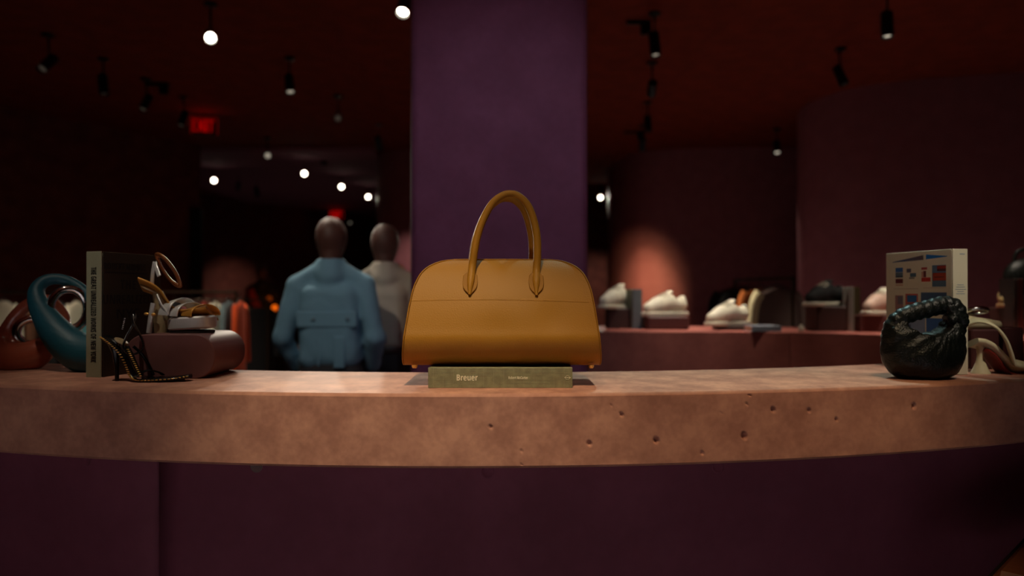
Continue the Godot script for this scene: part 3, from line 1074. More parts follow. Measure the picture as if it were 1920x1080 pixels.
		d += 0.0016 * sin(ph * 26.0 + 3.0 * wn.get_noise_3dv(p)) * smoothstep(0.02, 0.13, p.y) + 0.003 * wn.get_noise_3dv(p)
		return maxf(d, -p.y)
	m = Mk.new()
	m.nets(body, Vector3(-0.11, -0.006, -0.075), Vector3(0.115, 0.17, 0.075), 0.0042)
	put("body", m.mesh(), blk, root)
	var hpts := cat([Vector3(-0.078, 0.095, 0), Vector3(-0.079, 0.118, 0), Vector3(-0.06, 0.142, 0.004), Vector3(-0.025, 0.157, 0.006), Vector3(0.015, 0.166, 0.004), Vector3(0.05, 0.174, 0.0), Vector3(0.078, 0.168, 0), Vector3(0.088, 0.145, 0.002), Vector3(0.086, 0.118, 0), Vector3(0.08, 0.095, 0)], 7)
	var ra := []
	for i in hpts.size():
		var f := float(i) / hpts.size()
		ra.append(0.021 + 0.003 * smoothstep(0.5, 0.72, f) * smoothstep(1.0, 0.8, f) + 0.0016 * sin(i * 1.7))
	m = Mk.new()
	m.tube(hpts, ra, ra, 14)
	put("handle", m.mesh(), blk, root)
	m = Mk.new()
	m.nets(func(p: Vector3) -> float:
		var d := capd(p, Vector3(0.062, 0.168, 0.012), Vector3(0.092, 0.135, 0.012), 0.013, 0.017)
		d = smin(d, capd(p, Vector3(0.09, 0.16, 0.0), Vector3(0.066, 0.14, 0.02), 0.012, 0.013), 0.008)
		return d + 0.0016 * sin(p.x * 420.0 + p.y * 260.0), Vector3(0.035, 0.105, -0.02), Vector3(0.12, 0.195, 0.045), 0.004)
	put("knot", m.mesh(), blk, root)

	# cream mule with a flared heel
	var cream := mt("cream_leather", c8(206, 196, 158), 0.35)
	var red := mt("red_sole", c8(120, 34, 24), 0.4)
	var zm := 1.775
	root = thing("heeled_mule", "cream heeled mule with a flared heel and dark red sole right of the white book", "shoe", Vector3(1.113, TOP, -zm))
	var k := F / zm
	var pt := func(x: float, y: float) -> Vector3: return Vector3((x - 1838.0) / k, (700.0 - y) / k, 0)
	m = Mk.new()
	m.lathe([Vector2(0, 0), Vector2(0.021, 0), Vector2(0.021, 0), Vector2(0.0205, 0.003), Vector2(0.015, 0.014), Vector2(0.0095, 0.03), Vector2(0.0075, 0.045), Vector2(0.009, 0.06), Vector2(0.013, 0.066)], 24)
	put("heel", m.mesh(), cream, root)
	var foot := cat([pt.call(1822, 643), pt.call(1838, 645), pt.call(1856, 655), pt.call(1870, 672), pt.call(1884, 688), pt.call(1902, 694), pt.call(1925, 690)], 6)
	var fw := []
	for i in foot.size(): fw.append(0.026 + 0.012 * smoothstep(0.3, 0.8, float(i) / foot.size()) - 0.02 * smoothstep(0.93, 1.0, float(i) / foot.size()))
	m = Mk.new()
	m.tube(foot, fw, 0.0075, 12, false, Vector3(0, 0.35, 1), 0.6)
	put("footbed", m.mesh(), cream, root)
	var under := []
	for p in foot: under.append(p + Vector3(-0.006, -0.0095, 0))
	m = Mk.new()
	m.tube(under.slice(8, under.size()), 0.027, 0.0045, 12, false, Vector3.BACK, 0.6)
	put("sole", m.mesh(), red, root)
	m = Mk.new()
	var strap := cat([pt.call(1828, 606) + Vector3(0, 0, -0.03), pt.call(1840, 602), pt.call(1856, 612) + Vector3(0, 0, 0.02), pt.call(1868, 632) + Vector3(0, 0, 0.03), pt.call(1875, 655) + Vector3(0, 0, 0.035), pt.call(1882, 680) + Vector3(0, 0, 0.036)], 6)
	m.tube(strap, 0.019, 0.0035, 12, false, Vector3(0.4, 0.2, -1), 0.6)
	put("strap", m.mesh(), cream, root)
	m = Mk.new()
	m.ball(pt.call(1900, 684), Vector3(0.026, 0.013, 0.036), 20)
	put("toe_band", m.mesh(), cream, root)
	# second shoe of that colour on a block behind it, with a large metal buckle
	var blockm := mt("display_block", c8(74, 32, 30), 0.6)
	block("dark red display block behind the cream mule, right of the buckled shoe", Vector3(1.254, TOP, -1.895), Vector3(0.05, 0.105, 0.06), blockm, 0.0)
	block("dark red display block carrying the buckled shoe, right of the white book", Vector3(1.185, TOP, -1.9), Vector3(0.07, 0.1, 0.065), blockm, 0.0)
	root = thing("buckled_shoe", "cream low shoe with a large shiny metal buckle behind the mule", "shoe", Vector3(1.185, TOP + 0.1, -1.9))
	m = Mk.new()
	m.nets(func(p: Vector3) -> float:
		var d := capd(p, Vector3(-0.03, 0.016, 0), Vector3(0.05, 0.01, 0), 0.019, 0.011)
		return maxf(d, -p.y), Vector3(-0.06, -0.004, -0.03), Vector3(0.07, 0.05, 0.03), 0.004)
	put("upper", m.mesh(), cream, root)
	m = Mk.new()
	var bk := []
	for i in 24: bk.append(Vector3(-0.002 + 0.025 * cos(TAU * i / 24), 0.045 + 0.007 * sin(TAU * i / 24), 0.014 * sin(TAU * i / 24)))
	m.tube(bk, 0.006, 0.006, 8, true)
	put("buckle", m.mesh(), mt("chrome", c8(235, 232, 225), 0.12, 1.0), root)

func block(label: String, at: Vector3, size: Vector3, m: Material, turn := 0.0, bev := 0.004) -> Node3D:
	var root := thing("display_block", label, "display block", at, turn)
	var k := Mk.new()
	k.box(Vector3(0, size.y / 2, 0), size, bev)
	put("body", k.mesh(), m, root)
	return root

# a soft crescent bag: leather loop thick at one end, with a chrome ring in its opening
func crescent(label: String, at: Vector3, loop: Array, rad: Array, m: Material, ring_c: Vector3, ring_r: Vector2, ring_t: float, ring_tilt: float) -> void:
	var root := thing("crescent_bag", label, "handbag", at)
	var pts := cat(loop, 4)
	var rr := []
	for i in pts.size():
		var f := float(i) / 4.0
		var a := int(f)
		rr.append(lerpf(rad[mini(a, rad.size() - 1)], rad[mini(a + 1, rad.size() - 1)], f - a))
	var k := Mk.new()
	var sd := func(p: Vector3) -> float:
		var d := 9.0
		for i in range(0, pts.size() - 1):
			var c := capd(p, pts[i], pts[i + 1], rr[i], rr[i + 1])
			d = smin(d, c, 0.012)
		return maxf(d, -p.y)
	var lo := Vector3(9, 9, 9)
	var hi := -lo
	for i in pts.size():
		var e := Vector3.ONE * (float(rr[i]) + 0.008)
		lo = lo.min(pts[i] - e)
		hi = hi.max(pts[i] + e)
	lo.y = maxf(lo.y, -0.006)
	k.nets(sd, lo, hi, 0.0055)
	put("body", k.mesh(), m, root)
	k = Mk.new()
	var rp := []
	var tb := Basis(Vector3.UP, ring_tilt)
	for i in 32: rp.append(ring_c + tb * Vector3(ring_r.x * cos(TAU * i / 32), ring_r.y * sin(TAU * i / 32), 0))
	k.tube(rp, ring_t, ring_t, 14, true)
	put("metal_ring", k.mesh(), mt("chrome", c8(235, 232, 225), 0.12, 1.0), root)

func left_group() -> void:
	var paper := mt("paper", c8(220, 208, 184), 0.85)
	var dark := mt("dark_cover", c8(60, 51, 36), 0.7)
	var spine := mt("grey_green_spine", c8(150, 150, 122), 0.7)
	var ink := mt("black_print", c8(16, 14, 12), 0.6)
	var b := standing_book("dark olive book standing at the left with black block letters and a pale spine", Vector3(-0.9656, TOP, -1.6926), deg_to_rad(-12.4), 0.04, 0.285, 0.2, dark, spine, paper)
	var face := Basis(Vector3(0, 0, -1), Vector3.UP, Vector3(1, 0, 0))
	for l in [["ROBERT MIDDLE", 0.075, 0.252, 0.021, 0.135], ["THE", 0.085, 0.21, 0.03, 0.052], ["UNREALIZED", 0.086, 0.1755, 0.03, 0.16], ["NYC", 0.084, 0.1425, 0.03, 0.075]]:
		lettering(l[0], l[3], ink, b, Vector3(0.0403, l[2], -float(l[1])), face, l[4])
	var m := Mk.new()
	m.box(Vector3(0.0402, 0.2375, -0.08), Vector3(0.0005, 0.0028, 0.14), 0.0001)
	put("underline", m.mesh(), ink, b)
	lettering("THE GREAT UNREALIZED WORKS OF NEW YORK", 0.019, ink, b, Vector3(0.02, 0.142, 0.0003), Basis(Vector3.DOWN, Vector3.RIGHT, Vector3.BACK), 0.215)

	# teal and salmon crescent bags
	var teal := bump(mt("teal_leather", c8(25, 84, 100), 0.5), 61, 0.04, 5.0, 0.03)
	var z := 1.83
	var k := F / z
	var q := func(x: float, y: float, d := 0.0) -> Vector3: return Vector3((x - 110.0) / k, maxf((550.0 + 0.19 * k - y) / k, 0.0), d)
	crescent("teal leather crescent bag leaning behind the dark olive book, its loop standing up", Vector3((110.0 - 960.0) / k, TOP, -z),
		[q.call(205, 668), q.call(165, 665), q.call(136, 652), q.call(112, 630), q.call(92, 604), q.call(73, 572), q.call(63, 545, -0.01), q.call(72, 526, -0.025), q.call(95, 523, -0.04), q.call(122, 536, -0.05), q.call(150, 562, -0.05), q.call(178, 596, -0.05), q.call(200, 640, -0.03)],
		[0.048, 0.044, 0.038, 0.033, 0.0265, 0.0185, 0.0125, 0.0095, 0.009, 0.01, 0.012, 0.015, 0.02], teal, q.call(118, 580, -0.025), Vector2(0.04, 0.05), 0.0105, 0.6)
	var pink := bump(mt("salmon_leather", c8(188, 98, 74), 0.22, 0.0, 0.7), 62, 0.03, 5.0, 0.03)
	z = 1.9
	k = F / z
	q = func(x: float, y: float, d := 0.0) -> Vector3: return Vector3((x - 45.0) / k, maxf((550.0 + 0.19 * k - y) / k, 0.0), d)
	crescent("glossy salmon leather crescent bag at the far left end of the curved counter", Vector3((45.0 - 960.0) / k, TOP, -z),
		[q.call(90, 650, 0.01), q.call(72, 665, 0.02), q.call(45, 672, 0.025), q.call(18, 664, 0.02), q.call(8, 640), q.call(18, 612), q.call(34, 588), q.call(52, 568, -0.01), q.call(78, 562, -0.03), q.call(100, 590, -0.04), q.call(108, 622, -0.03)],
		[0.024, 0.032, 0.037, 0.034, 0.02, 0.0125, 0.011, 0.0095, 0.009, 0.01, 0.014], pink, q.call(62, 622, 0.0), Vector2(0.035, 0.033), 0.011, 0.5)

	# half-round block under the metallic sandal
	var mauve := concrete("mauve_block", c8(118, 78, 76), 63, 0.94, 1.04, 0.6)
	var zp := 1.6625
	var kp := F / zp
	var hb := 0.0986
	var poly := []
	var xl := -0.862
	var xr := -0.6615
	var r := 0.045
	for c in [[xr - r, hb - r, 0.0], [xl + r, hb - r, PI / 2], [xl + r, r, PI], [xr - r, r, PI * 1.5]]:
		for j in 9:
			var a: float = c[2] + PI / 2 * j / 8.0
			poly.append(Vector2(float(c[0]) - xl + r * cos(a), float(c[1]) + r * sin(a)))
	var root := thing("display_block", "mauve display block with fully rounded ends under the metallic sandal", "display block", Vector3(xl, TOP, -zp))
	m = Mk.new()
	m.prism(pv2(poly), -0.19, 0.0, Transform3D.IDENTITY, 0.002, true)
	put("body", m.mesh(), mauve, root)

	# metallic platform sandal, toe to the right
	var silver := mt("silver_leather", c8(226, 226, 224), 0.32, 0.4)
	var gold := mt("gold_leather", c8(196, 138, 56), 0.38, 0.4)
	var beige := mt("beige_lining", c8(168, 148, 112), 0.5)
	var zs := 1.745
	var ks := F / zs
	var ys := 550.0 + (EYE - TOP - hb) * ks
	var s := func(x: float, y: float, d := 0.0) -> Vector3: return Vector3((x - 340.0) / ks, (ys - y) / ks, d)
	root = thing("platform_sandal", "silver and gold platform sandal with an ankle loop on the mauve block", "shoe", Vector3((340.0 - 960.0) / ks, TOP + hb, -zs))
	# platform: a rounded sole seen from its side, following the foot's outline in plan
	var out := cat([Vector2(-0.025, 0.012), Vector2(-0.01, 0.034), Vector2(0.03, 0.042), Vector2(0.062, 0.036), Vector2(0.08, 0.012), Vector2(0.081, -0.008), Vector2(0.066, -0.032), Vector2(0.03, -0.04), Vector2(-0.01, -0.034), Vector2(-0.025, -0.012)], 4, true)
	m = Mk.new()
	m.prism(pv2(out), 0.0065, 0.036, Transform3D(Basis(Vector3(1, 0.06, 0).normalized(), Vector3(0, 0, -1), Vector3(-0.06, 1, 0).normalized()), Vector3.ZERO), 0.004, true)
	put("platform", m.mesh(), silver, root)
	m = Mk.new()
	m.prism(pv2(out), 0.0, 0.0065, Transform3D(Basis(Vector3(0.94, 0, 0), Vector3(0, 0, -0.94), Vector3(0, 1, 0)), Vector3.ZERO), 0.001, true)
	put("outsole", m.mesh(), mt("outsole", c8(30, 24, 22), 0.6), root)
	var foot := cat([s.call(264, 533), s.call(284, 541), s.call(301, 553), s.call(315, 573), s.call(330, 589), s.call(352, 594), s.call(398, 588)], 5)
	m = Mk.new()
	var fw := []
	for i in foot.size(): fw.append(0.031 + 0.006 * smoothstep(0.5, 0.8, float(i) / foot.size()))
	m.tube(foot, fw, 0.0035, 12, false, Vector3(0.35, 0.55, 1), 0.6)
	put("insole", m.mesh(), gold, root)
	m = Mk.new()
	m.ball(s.call(281, 541), Vector3(0.024, 0.0045, 0.022), 16, Basis(Vector3.BACK, -0.45))
	put("heel_pad", m.mesh(), beige, root)
	m = Mk.new()
	m.tube([s.call(296, 548), s.call(303, 575), s.call(304, 600), s.call(304, ys)], [0.012, 0.016, 0.019, 0.017], [0.012, 0.014, 0.016, 0.015], 16)
	put("heel", m.mesh(), beige, root)
	m = Mk.new()
	m.tube([s.call(296, 568, 0.022), s.call(292, 596, 0.024), s.call(288, ys, 0.022)], 0.006, 0.004, 8)
	put("heel_strut", m.mesh(), silver, root)
	for st in [[320, 590, 352, 28], [336, 592, 366, 22], [362, 592, 392, 18]]:
		m = Mk.new()
		var arc := []
		for i in 13:
			var a := PI * i / 12.0
			arc.append(s.call(lerpf(float(st[0]), float(st[2]), 0.5 - 0.5 * cos(a)), float(st[1]) - float(st[3]) * sin(a), 0.036 * cos(a)))
		m.tube(arc, 0.0145, 0.0022, 10, false, Vector3(1, 0.3, 0.2), 0.6)
		put("toe_strap", m.mesh(), gold if st[0] == 362 else silver, root)
	# ankle loop and the strap that carries it
	m = Mk.new()
	var loop := []
	for i in 30:
		var a := TAU * i / 30
		loop.append(s.call(316 + 21 * cos(a) + 7 * sin(a) * -0.5, 507 - 26 * sin(a) + 10 * cos(a), 0.03 * sin(a + 0.5)))
	m.tube(loop, 0.0085, 0.0034, 8, true, Vector3(0.5, 0.3, 1), 0.7)
	put("ankle_strap", m.mesh(), mt("brown_strap", c8(150, 88, 46), 0.4, 0.3), root)
	m = Mk.new()
	m.tube(cat([s.call(285, 540), s.call(286, 515), s.call(290, 492), s.call(296, 500, 0.01), s.call(306, 518, 0.02)], 5), 0.005, 0.0015, 8, false, Vector3(1, 0, 0.2), 0.7)
	put("back_strap", m.mesh(), silver, root)
	m = Mk.new()
	m.tube(cat([s.call(303, 553, 0.022), s.call(316, 572, 0.034), s.call(330, 590, 0.038)], 4), 0.004, 0.002, 8, false, Vector3(0, 1, 0.3), 0.7)
	put("side_strap", m.mesh(), silver, root)
	m = Mk.new()
	m.ball(s.call(285, 588, 0.026), Vector3(0.006, 0.0035, 0.003), 10)
	m.ball(s.call(298, 589, 0.026), Vector3(0.006, 0.0035, 0.003), 10)
	put("buckle", m.mesh(), mt("brass", c8(236, 190, 104), 0.3, 0.7), root)

	# black stiletto sandal edged with gold studs, toe to the right
	var blk := mt("black_patent", c8(16, 15, 15), 0.22)
	var za := 1.62
	var ka := F / za
	var ya := 550.0 + (EYE - TOP) * ka
	var t := func(x: float, y: float, d := 0.0) -> Vector3: return Vector3((x - 285.0) / ka, (ya - y) / ka, d)
	root = thing("stiletto_sandal", "black stiletto sandal edged with small gold studs in front of the mauve block", "shoe", Vector3((285.0 - 960.0) / ka, TOP, -za))
	var sole := cat([t.call(199, 632), t.call(214, 643), t.call(230, 660), t.call(243, 684), t.call(253, 702), t.call(268, 710.5), t.call(300, 710.5), t.call(334, 708.5), t.call(358, 705)], 5)
	var sw := []
	for i in sole.size():
		var f := float(i) / (sole.size() - 1)
		sw.append(0.021 - 0.006 * exp(-pow((f - 0.35) / 0.15, 2)) + 0.011 * exp(-pow((f - 0.72) / 0.18, 2)) - 0.012 * smoothstep(0.88, 1.0, f))
	m = Mk.new()
	m.tube(sole, sw, 0.0048, 12, false, Vector3.BACK, 0.6)
	put("sole", m.mesh(), blk, root)
	m = Mk.new()
	m.tube([t.call(214, 642), t.call(217, 662), t.call(219.5, 690), t.call(220, ya)], [0.014, 0.0075, 0.0048, 0.0042], [0.012, 0.0065, 0.0046, 0.0042], 12)
	put("stiletto_heel", m.mesh(), blk, root)
	m = Mk.new()
	m.ball(t.call(228, 640), Vector3(0.016, 0.004, 0.016), 14, Basis(Vector3.BACK, -0.55))
	put("heel_pad", m.mesh(), beige, root)
	m = Mk.new()
	for i in range(0, sole.size()):
		for j in [0]:
			if i + j * 0.5 > sole.size() - 1.5: continue
			var p: Vector3 = (sole[i] as Vector3).lerp(sole[mini(i + 1, sole.size() - 1)], j * 0.5)
			m.ball(p + Vector3(0, 0.0012, float(sw[i]) + 0.0006), Vector3(0.0036, 0.0014, 0.0018), 6)
	tag(put("gold_studs", m.mesh(), mt("brass", c8(236, 190, 104), 0.3, 0.7), root), "row of tiny gold studs along the sole edge", "", "", "stuff")
	m = Mk.new()
	m.tube(cat([t.call(244, 650, 0.014), t.call(254, 664, 0.018), t.call(264, 684, 0.022), t.call(276, 703, 0.024)], 5), 0.006, 0.0022, 8, false, Vector3(1, 0, 0), 0.7)
	m.tube(cat([t.call(244, 650, -0.014), t.call(256, 664, -0.02), t.call(268, 684, -0.024), t.call(278, 706, -0.026)], 5), 0.0035, 0.0018, 8, false, Vector3(1, 0, 0), 0.7)
	put("instep_strap", m.mesh(), blk, root)
	m = Mk.new()
	for i in 14:
		var f := i / 13.0
		m.ball(t.call(lerpf(248, 276, f), lerpf(654, 702, f), lerpf(0.016, 0.026, f) + 0.002), Vector3(0.0036, 0.0014, 0.0018), 6)
	tag(put("gold_studs", m.mesh(), mt("brass", c8(236, 190, 104), 0.3, 0.7), root), "", "", "", "stuff")
	m = Mk.new()
	var lp := []
	for i in 26:
		var a := TAU * i / 26
		lp.append(t.call(251 + 12 * cos(a), 628 - 36 * sin(a), 0.022 * sin(a * 2.0)))
	m.tube(lp, 0.007, 0.002, 8, true, Vector3(0.3, 0, 1), 0.7)
	put("ankle_strap", m.mesh(), blk, root)
	m = Mk.new()
	for i in 7: m.ball(t.call(238 + i * 0.7, 616 - i * 3.2, 0.018), Vector3(0.002, 0.001, 0.001), 6)
	tag(put("ankle_studs", m.mesh(), mt("silver_leather", c8(226, 226, 224), 0.32, 0.4), root), "", "", "", "stuff")
	m = Mk.new()
	m.tube(cat([t.call(266, 704, 0.03), t.call(272, 697, 0.018), t.call(280, 694, 0), t.call(290, 700, -0.02), t.call(294, 706, -0.03)], 5), 0.006, 0.0014, 8, false, Vector3(1, 0, 0.2), 0.7)
	put("toe_strap", m.mesh(), blk, root)
	m = Mk.new()
	m.ball(t.call(276, 705, 0.034), Vector3(0.006, 0.0025, 0.002), 10)
	put("buckle", m.mesh(), mt("chrome", c8(235, 232, 225), 0.12, 1.0), root)

# ------------------------------------------------------------------ mannequins, seen from behind (local +z is the back)
func head_mesh() -> ArrayMesh:
	var prof := [Vector2(1.658, 0.001), Vector2(1.653, 0.03), Vector2(1.637, 0.053), Vector2(1.612, 0.0705), Vector2(1.58, 0.0815), Vector2(1.55, 0.084), Vector2(1.52, 0.081), Vector2(1.49, 0.073), Vector2(1.465, 0.065), Vector2(1.445, 0.058), Vector2(1.42, 0.054), Vector2(1.39, 0.055), Vector2(1.36, 0.06)]
	var rows := []
	for p in prof:
		var ring := PackedVector3Array()
		for k in 28:
			var a := TAU * k / 28
			var face := maxf(0.0, -sin(a))
			# chin and brow forward on the far side, skull full at the back
			var zz: float = sin(a) * p.y * (1.18 if p.x > 1.5 else 1.05)
			if face > 0 and p.x > 1.44 and p.x < 1.52: zz -= 0.02 * face
			ring.append(Vector3(cos(a) * p.y, p.x, zz + (0.01 if p.x < 1.45 else 0.0)))
		rows.append(ring)
	var m := Mk.new()
	m.grid(rows, true, true)
	return m.mesh()

func torso(half: float, hem: float, arms: Array, boxy: float, seed_: int) -> ArrayMesh:
	var n := FastNoiseLite.new()
	n.seed = seed_
	n.frequency = 5.0
	var f := func(p: Vector3) -> float:
		var q := Vector3(p.x, p.y, p.z)
		var mid := (1.29 + hem) / 2
		var d := rbox(q, Vector3(0, mid, 0), Vector3(half - 0.012 + boxy * (1.25 - p.y) * 0.12, (1.31 - hem) / 2, 0.1), 0.075)
		d = maxf(d, hem - p.y)
		d = smin(d, capd(q, Vector3(-half - 0.014, 1.29, 0), Vector3(-0.045, 1.372, 0.0), 0.046, 0.05), 0.03)
		d = smin(d, capd(q, Vector3(half + 0.014, 1.29, 0), Vector3(0.045, 1.372, 0.0), 0.046, 0.05), 0.03)
		d = smin(d, capd(q, Vector3(0, 1.34, 0.008), Vector3(0, 1.414, 0.008), 0.088, 0.074), 0.02)
		for a in arms:
			var e := capd(q, a[0], a[1], 0.06, 0.054)
			e = smin(e, capd(q, a[1], a[2], 0.054, 0.045), 0.025)
			d = smin(d, e, 0.018)
		# folds of the cloth
		d += 0.004 * sin(p.y * 16.0 + p.x * 9.0 + 4.0 * n.get_noise_3dv(p)) * smoothstep(1.28, 1.0, p.y) + 0.006 * n.get_noise_3dv(p)
		return maxf(d, p.y - 1.428)
	var m := Mk.new()
	m.nets(f, Vector3(-0.39, hem - 0.07, -0.22), Vector3(0.39, 1.45, 0.16), 0.0115)
	return m.mesh()

func legs_mesh(top: float) -> ArrayMesh:
	var m := Mk.new()
	m.nets(func(p: Vector3) -> float:
		var d := elld(p, Vector3(0, top - 0.1, 0), Vector3(0.15, 0.12, 0.085))
		for s in [-1.0, 1.0]:
			d = smin(d, capd(p, Vector3(s * 0.085, top - 0.12, 0), Vector3(s * 0.095, 0.46, 0), 0.09, 0.068), 0.04)
			d = smin(d, capd(p, Vector3(s * 0.095, 0.46, 0), Vector3(s * 0.1, 0.09, 0.01), 0.068, 0.058), 0.02)
		return maxf(d, 0.04 - p.y), Vector3(-0.22, 0.02, -0.14), Vector3(0.22, top + 0.06, 0.14), 0.018)
	return m.mesh()

func mannequin(label: String, at: Vector3, turn: float, half: float, hem: float, arms: Array, boxy: float, skin: Material, cloth: Material, pants: Material, top_called: String) -> Node3D:
	var root := thing("mannequin", label, "mannequin", at, turn)
	var m := Mk.new()
	m.lathe([Vector2(0, 0), Vector2(0.17, 0), Vector2(0.17, 0), Vector2(0.17, 0.008), Vector2(0.165, 0.012), Vector2(0, 0.012)], 32)
	put("base_plate", m.mesh(), mt("steel", c8(120, 118, 116), 0.35, 0.9), root)
	m = Mk.new()
	for s in [-1.0, 1.0]:
		m = Mk.new()
		m.ball(Vector3(s * 0.1, 0.045, -0.045), Vector3(0.042, 0.034, 0.115), 16)
		put("shoe", m.mesh(), mt("black_leather_shoe", c8(20, 18, 18), 0.4), root)
	put("trousers", legs_mesh(hem + 0.08), pants, root)
	put(top_called, torso(half, hem, arms, boxy, 71 + int(half * 1000)), cloth, root)
	put("head", head_mesh(), skin, root)
	return root

func mannequins() -> void:
	var skin := mt("mannequin_dark", c8(74, 46, 40), 0.55, 0.0, 0.4)
	var linen := bump(mt("blue_linen", c8(98, 136, 158), 0.85), 72, 0.3, 5.0, 0.05)
	var navy := mt("dark_trousers", c8(34, 34, 40), 0.8)
	# blue jacket
	var z := 4.1
	var k := F / z
	var c := Vector3((621.0 - 960.0) / k, 0, -z)
	var root := mannequin("dark mannequin seen from behind in a boxy light blue jacket, left of the pillar", c, 0.0, 0.176, 0.836,
		[[Vector3(-0.185, 1.275, 0), Vector3(-0.258, 1.0, 0.03), Vector3(-0.215, 0.84, -0.1)], [Vector3(0.185, 1.275, 0), Vector3(0.245, 1.0, 0.03), Vector3(0.21, 0.84, -0.1)]], 0.15, skin, linen, navy, "jacket")
	var m := Mk.new()
	m.box(Vector3(0, 1.1, 0.101), Vector3(0.325, 0.088, 0.018), 0.006)
	var belt := put("waist_tab", m.mesh(), linen, root)
	for x in [-0.07, 0.115]:
		m = Mk.new()
		m.lathe([Vector2(0, 0.006), Vector2(0.009, 0.006), Vector2(0.012, 0.003), Vector2(0.012, 0)], 16, Transform3D(Basis(Vector3.RIGHT, PI / 2), Vector3(x, 1.1, 0.1095)))
		put("button", m.mesh(), mt("blue_button", c8(70, 96, 112), 0.4), belt)
	m = Mk.new()
	m.box(Vector3(0.068, 0.925, 0.101), Vector3(0.06, 0.17, 0.02), 0.004)
	put("vent_flap", m.mesh(), linen, root)
	m = Mk.new()
	m.box(Vector3(-0.045, 0.925, 0.098), Vector3(0.012, 0.15, 0.006), 0.002)
	put("pleat", m.mesh(), linen, root)
	# white shirt
	z = 4.5
	k = F / z
	c = Vector3((722.0 - 960.0) / k, 0, -z)
	root = mannequin("dark mannequin seen from behind in a white shirt and dark belt, half behind the pillar", c, 0.0, 0.17, 0.9,
		[[Vector3(-0.17, 1.275, 0), Vector3(-0.2, 1.0, 0.02), Vector3(-0.15, 0.88, -0.12)], [Vector3(0.17, 1.275, 0), Vector3(0.24, 1.0, 0.02), Vector3(0.2, 0.86, -0.1)]], -0.1, skin, bump(mt("white_shirt", c8(160, 150, 138), 0.85), 73, 0.3, 5.0, 0.04), navy, "shirt")
	m = Mk.new()
	m.box(Vector3(0, 1.22, 0.097), Vector3(0.27, 0.006, 0.012), 0.002)
	put("yoke_seam", m.mesh(), mats["white_shirt"], root)
	m = Mk.new()
	var ring := []
	for i in 28: ring.append(Vector3(0.17 * cos(TAU * i / 28), 0.905, 0.105 * sin(TAU * i / 28)))
	m.tube(ring, 0.022, 0.006, 8, true, Vector3.UP, 0.7)
	put("belt", m.mesh(), mt("black_belt", c8(30, 20, 16), 0.4), root)
	# small distant one with a red garment over its side
	z = 10.6
	k = F / z
	c = Vector3((491.0 - 960.0) / k, 0, -z)
	var dark := mt("black_coat", c8(18, 17, 17), 0.85)
	root = mannequin("small distant mannequin in a long black coat with a red jacket over one side", c, 0.2, 0.165, 0.9,
		[[Vector3(-0.15, 1.3, 0), Vector3(-0.22, 1.0, 0.02), Vector3(-0.2, 0.85, -0.1)], [Vector3(0.15, 1.3, 0), Vector3(0.22, 1.0, 0.02), Vector3(0.2, 0.85, -0.1)]], 0.0, skin, dark, dark, "top")
	m = Mk.new()
	var rows := []
	for p in [Vector2(1.0, 0.15), Vector2(0.8, 0.2), Vector2(0.55, 0.26), Vector2(0.3, 0.31), Vector2(0.12, 0.34)]:
		var rg := PackedVector3Array()
		for i in 28:
			var a := TAU * i / 28
			var w: float = p.y * (1.0 + 0.05 * sin(a * 7.0))
			rg.append(Vector3(cos(a) * w, p.x, sin(a) * w * 0.7))
		rows.append(rg)
	m.grid(rows, true, true)
	put("skirt", m.mesh(), dark, root)
	m = Mk.new()
	m.nets(func(p: Vector3) -> float:
		var d := capd(p, Vector3(-0.14, 1.26, 0.06), Vector3(-0.05, 1.0, 0.1), 0.06, 0.075)
		return smin(d, capd(p, Vector3(-0.05, 1.0, 0.1), Vector3(-0.16, 0.82, 0.08), 0.07, 0.08), 0.05), Vector3(-0.32, 0.68, -0.06), Vector3(0.1, 1.36, 0.24), 0.02)
	put("red_jacket", m.mesh(), mt("red_cloth", c8(150, 40, 34), 0.7), root)

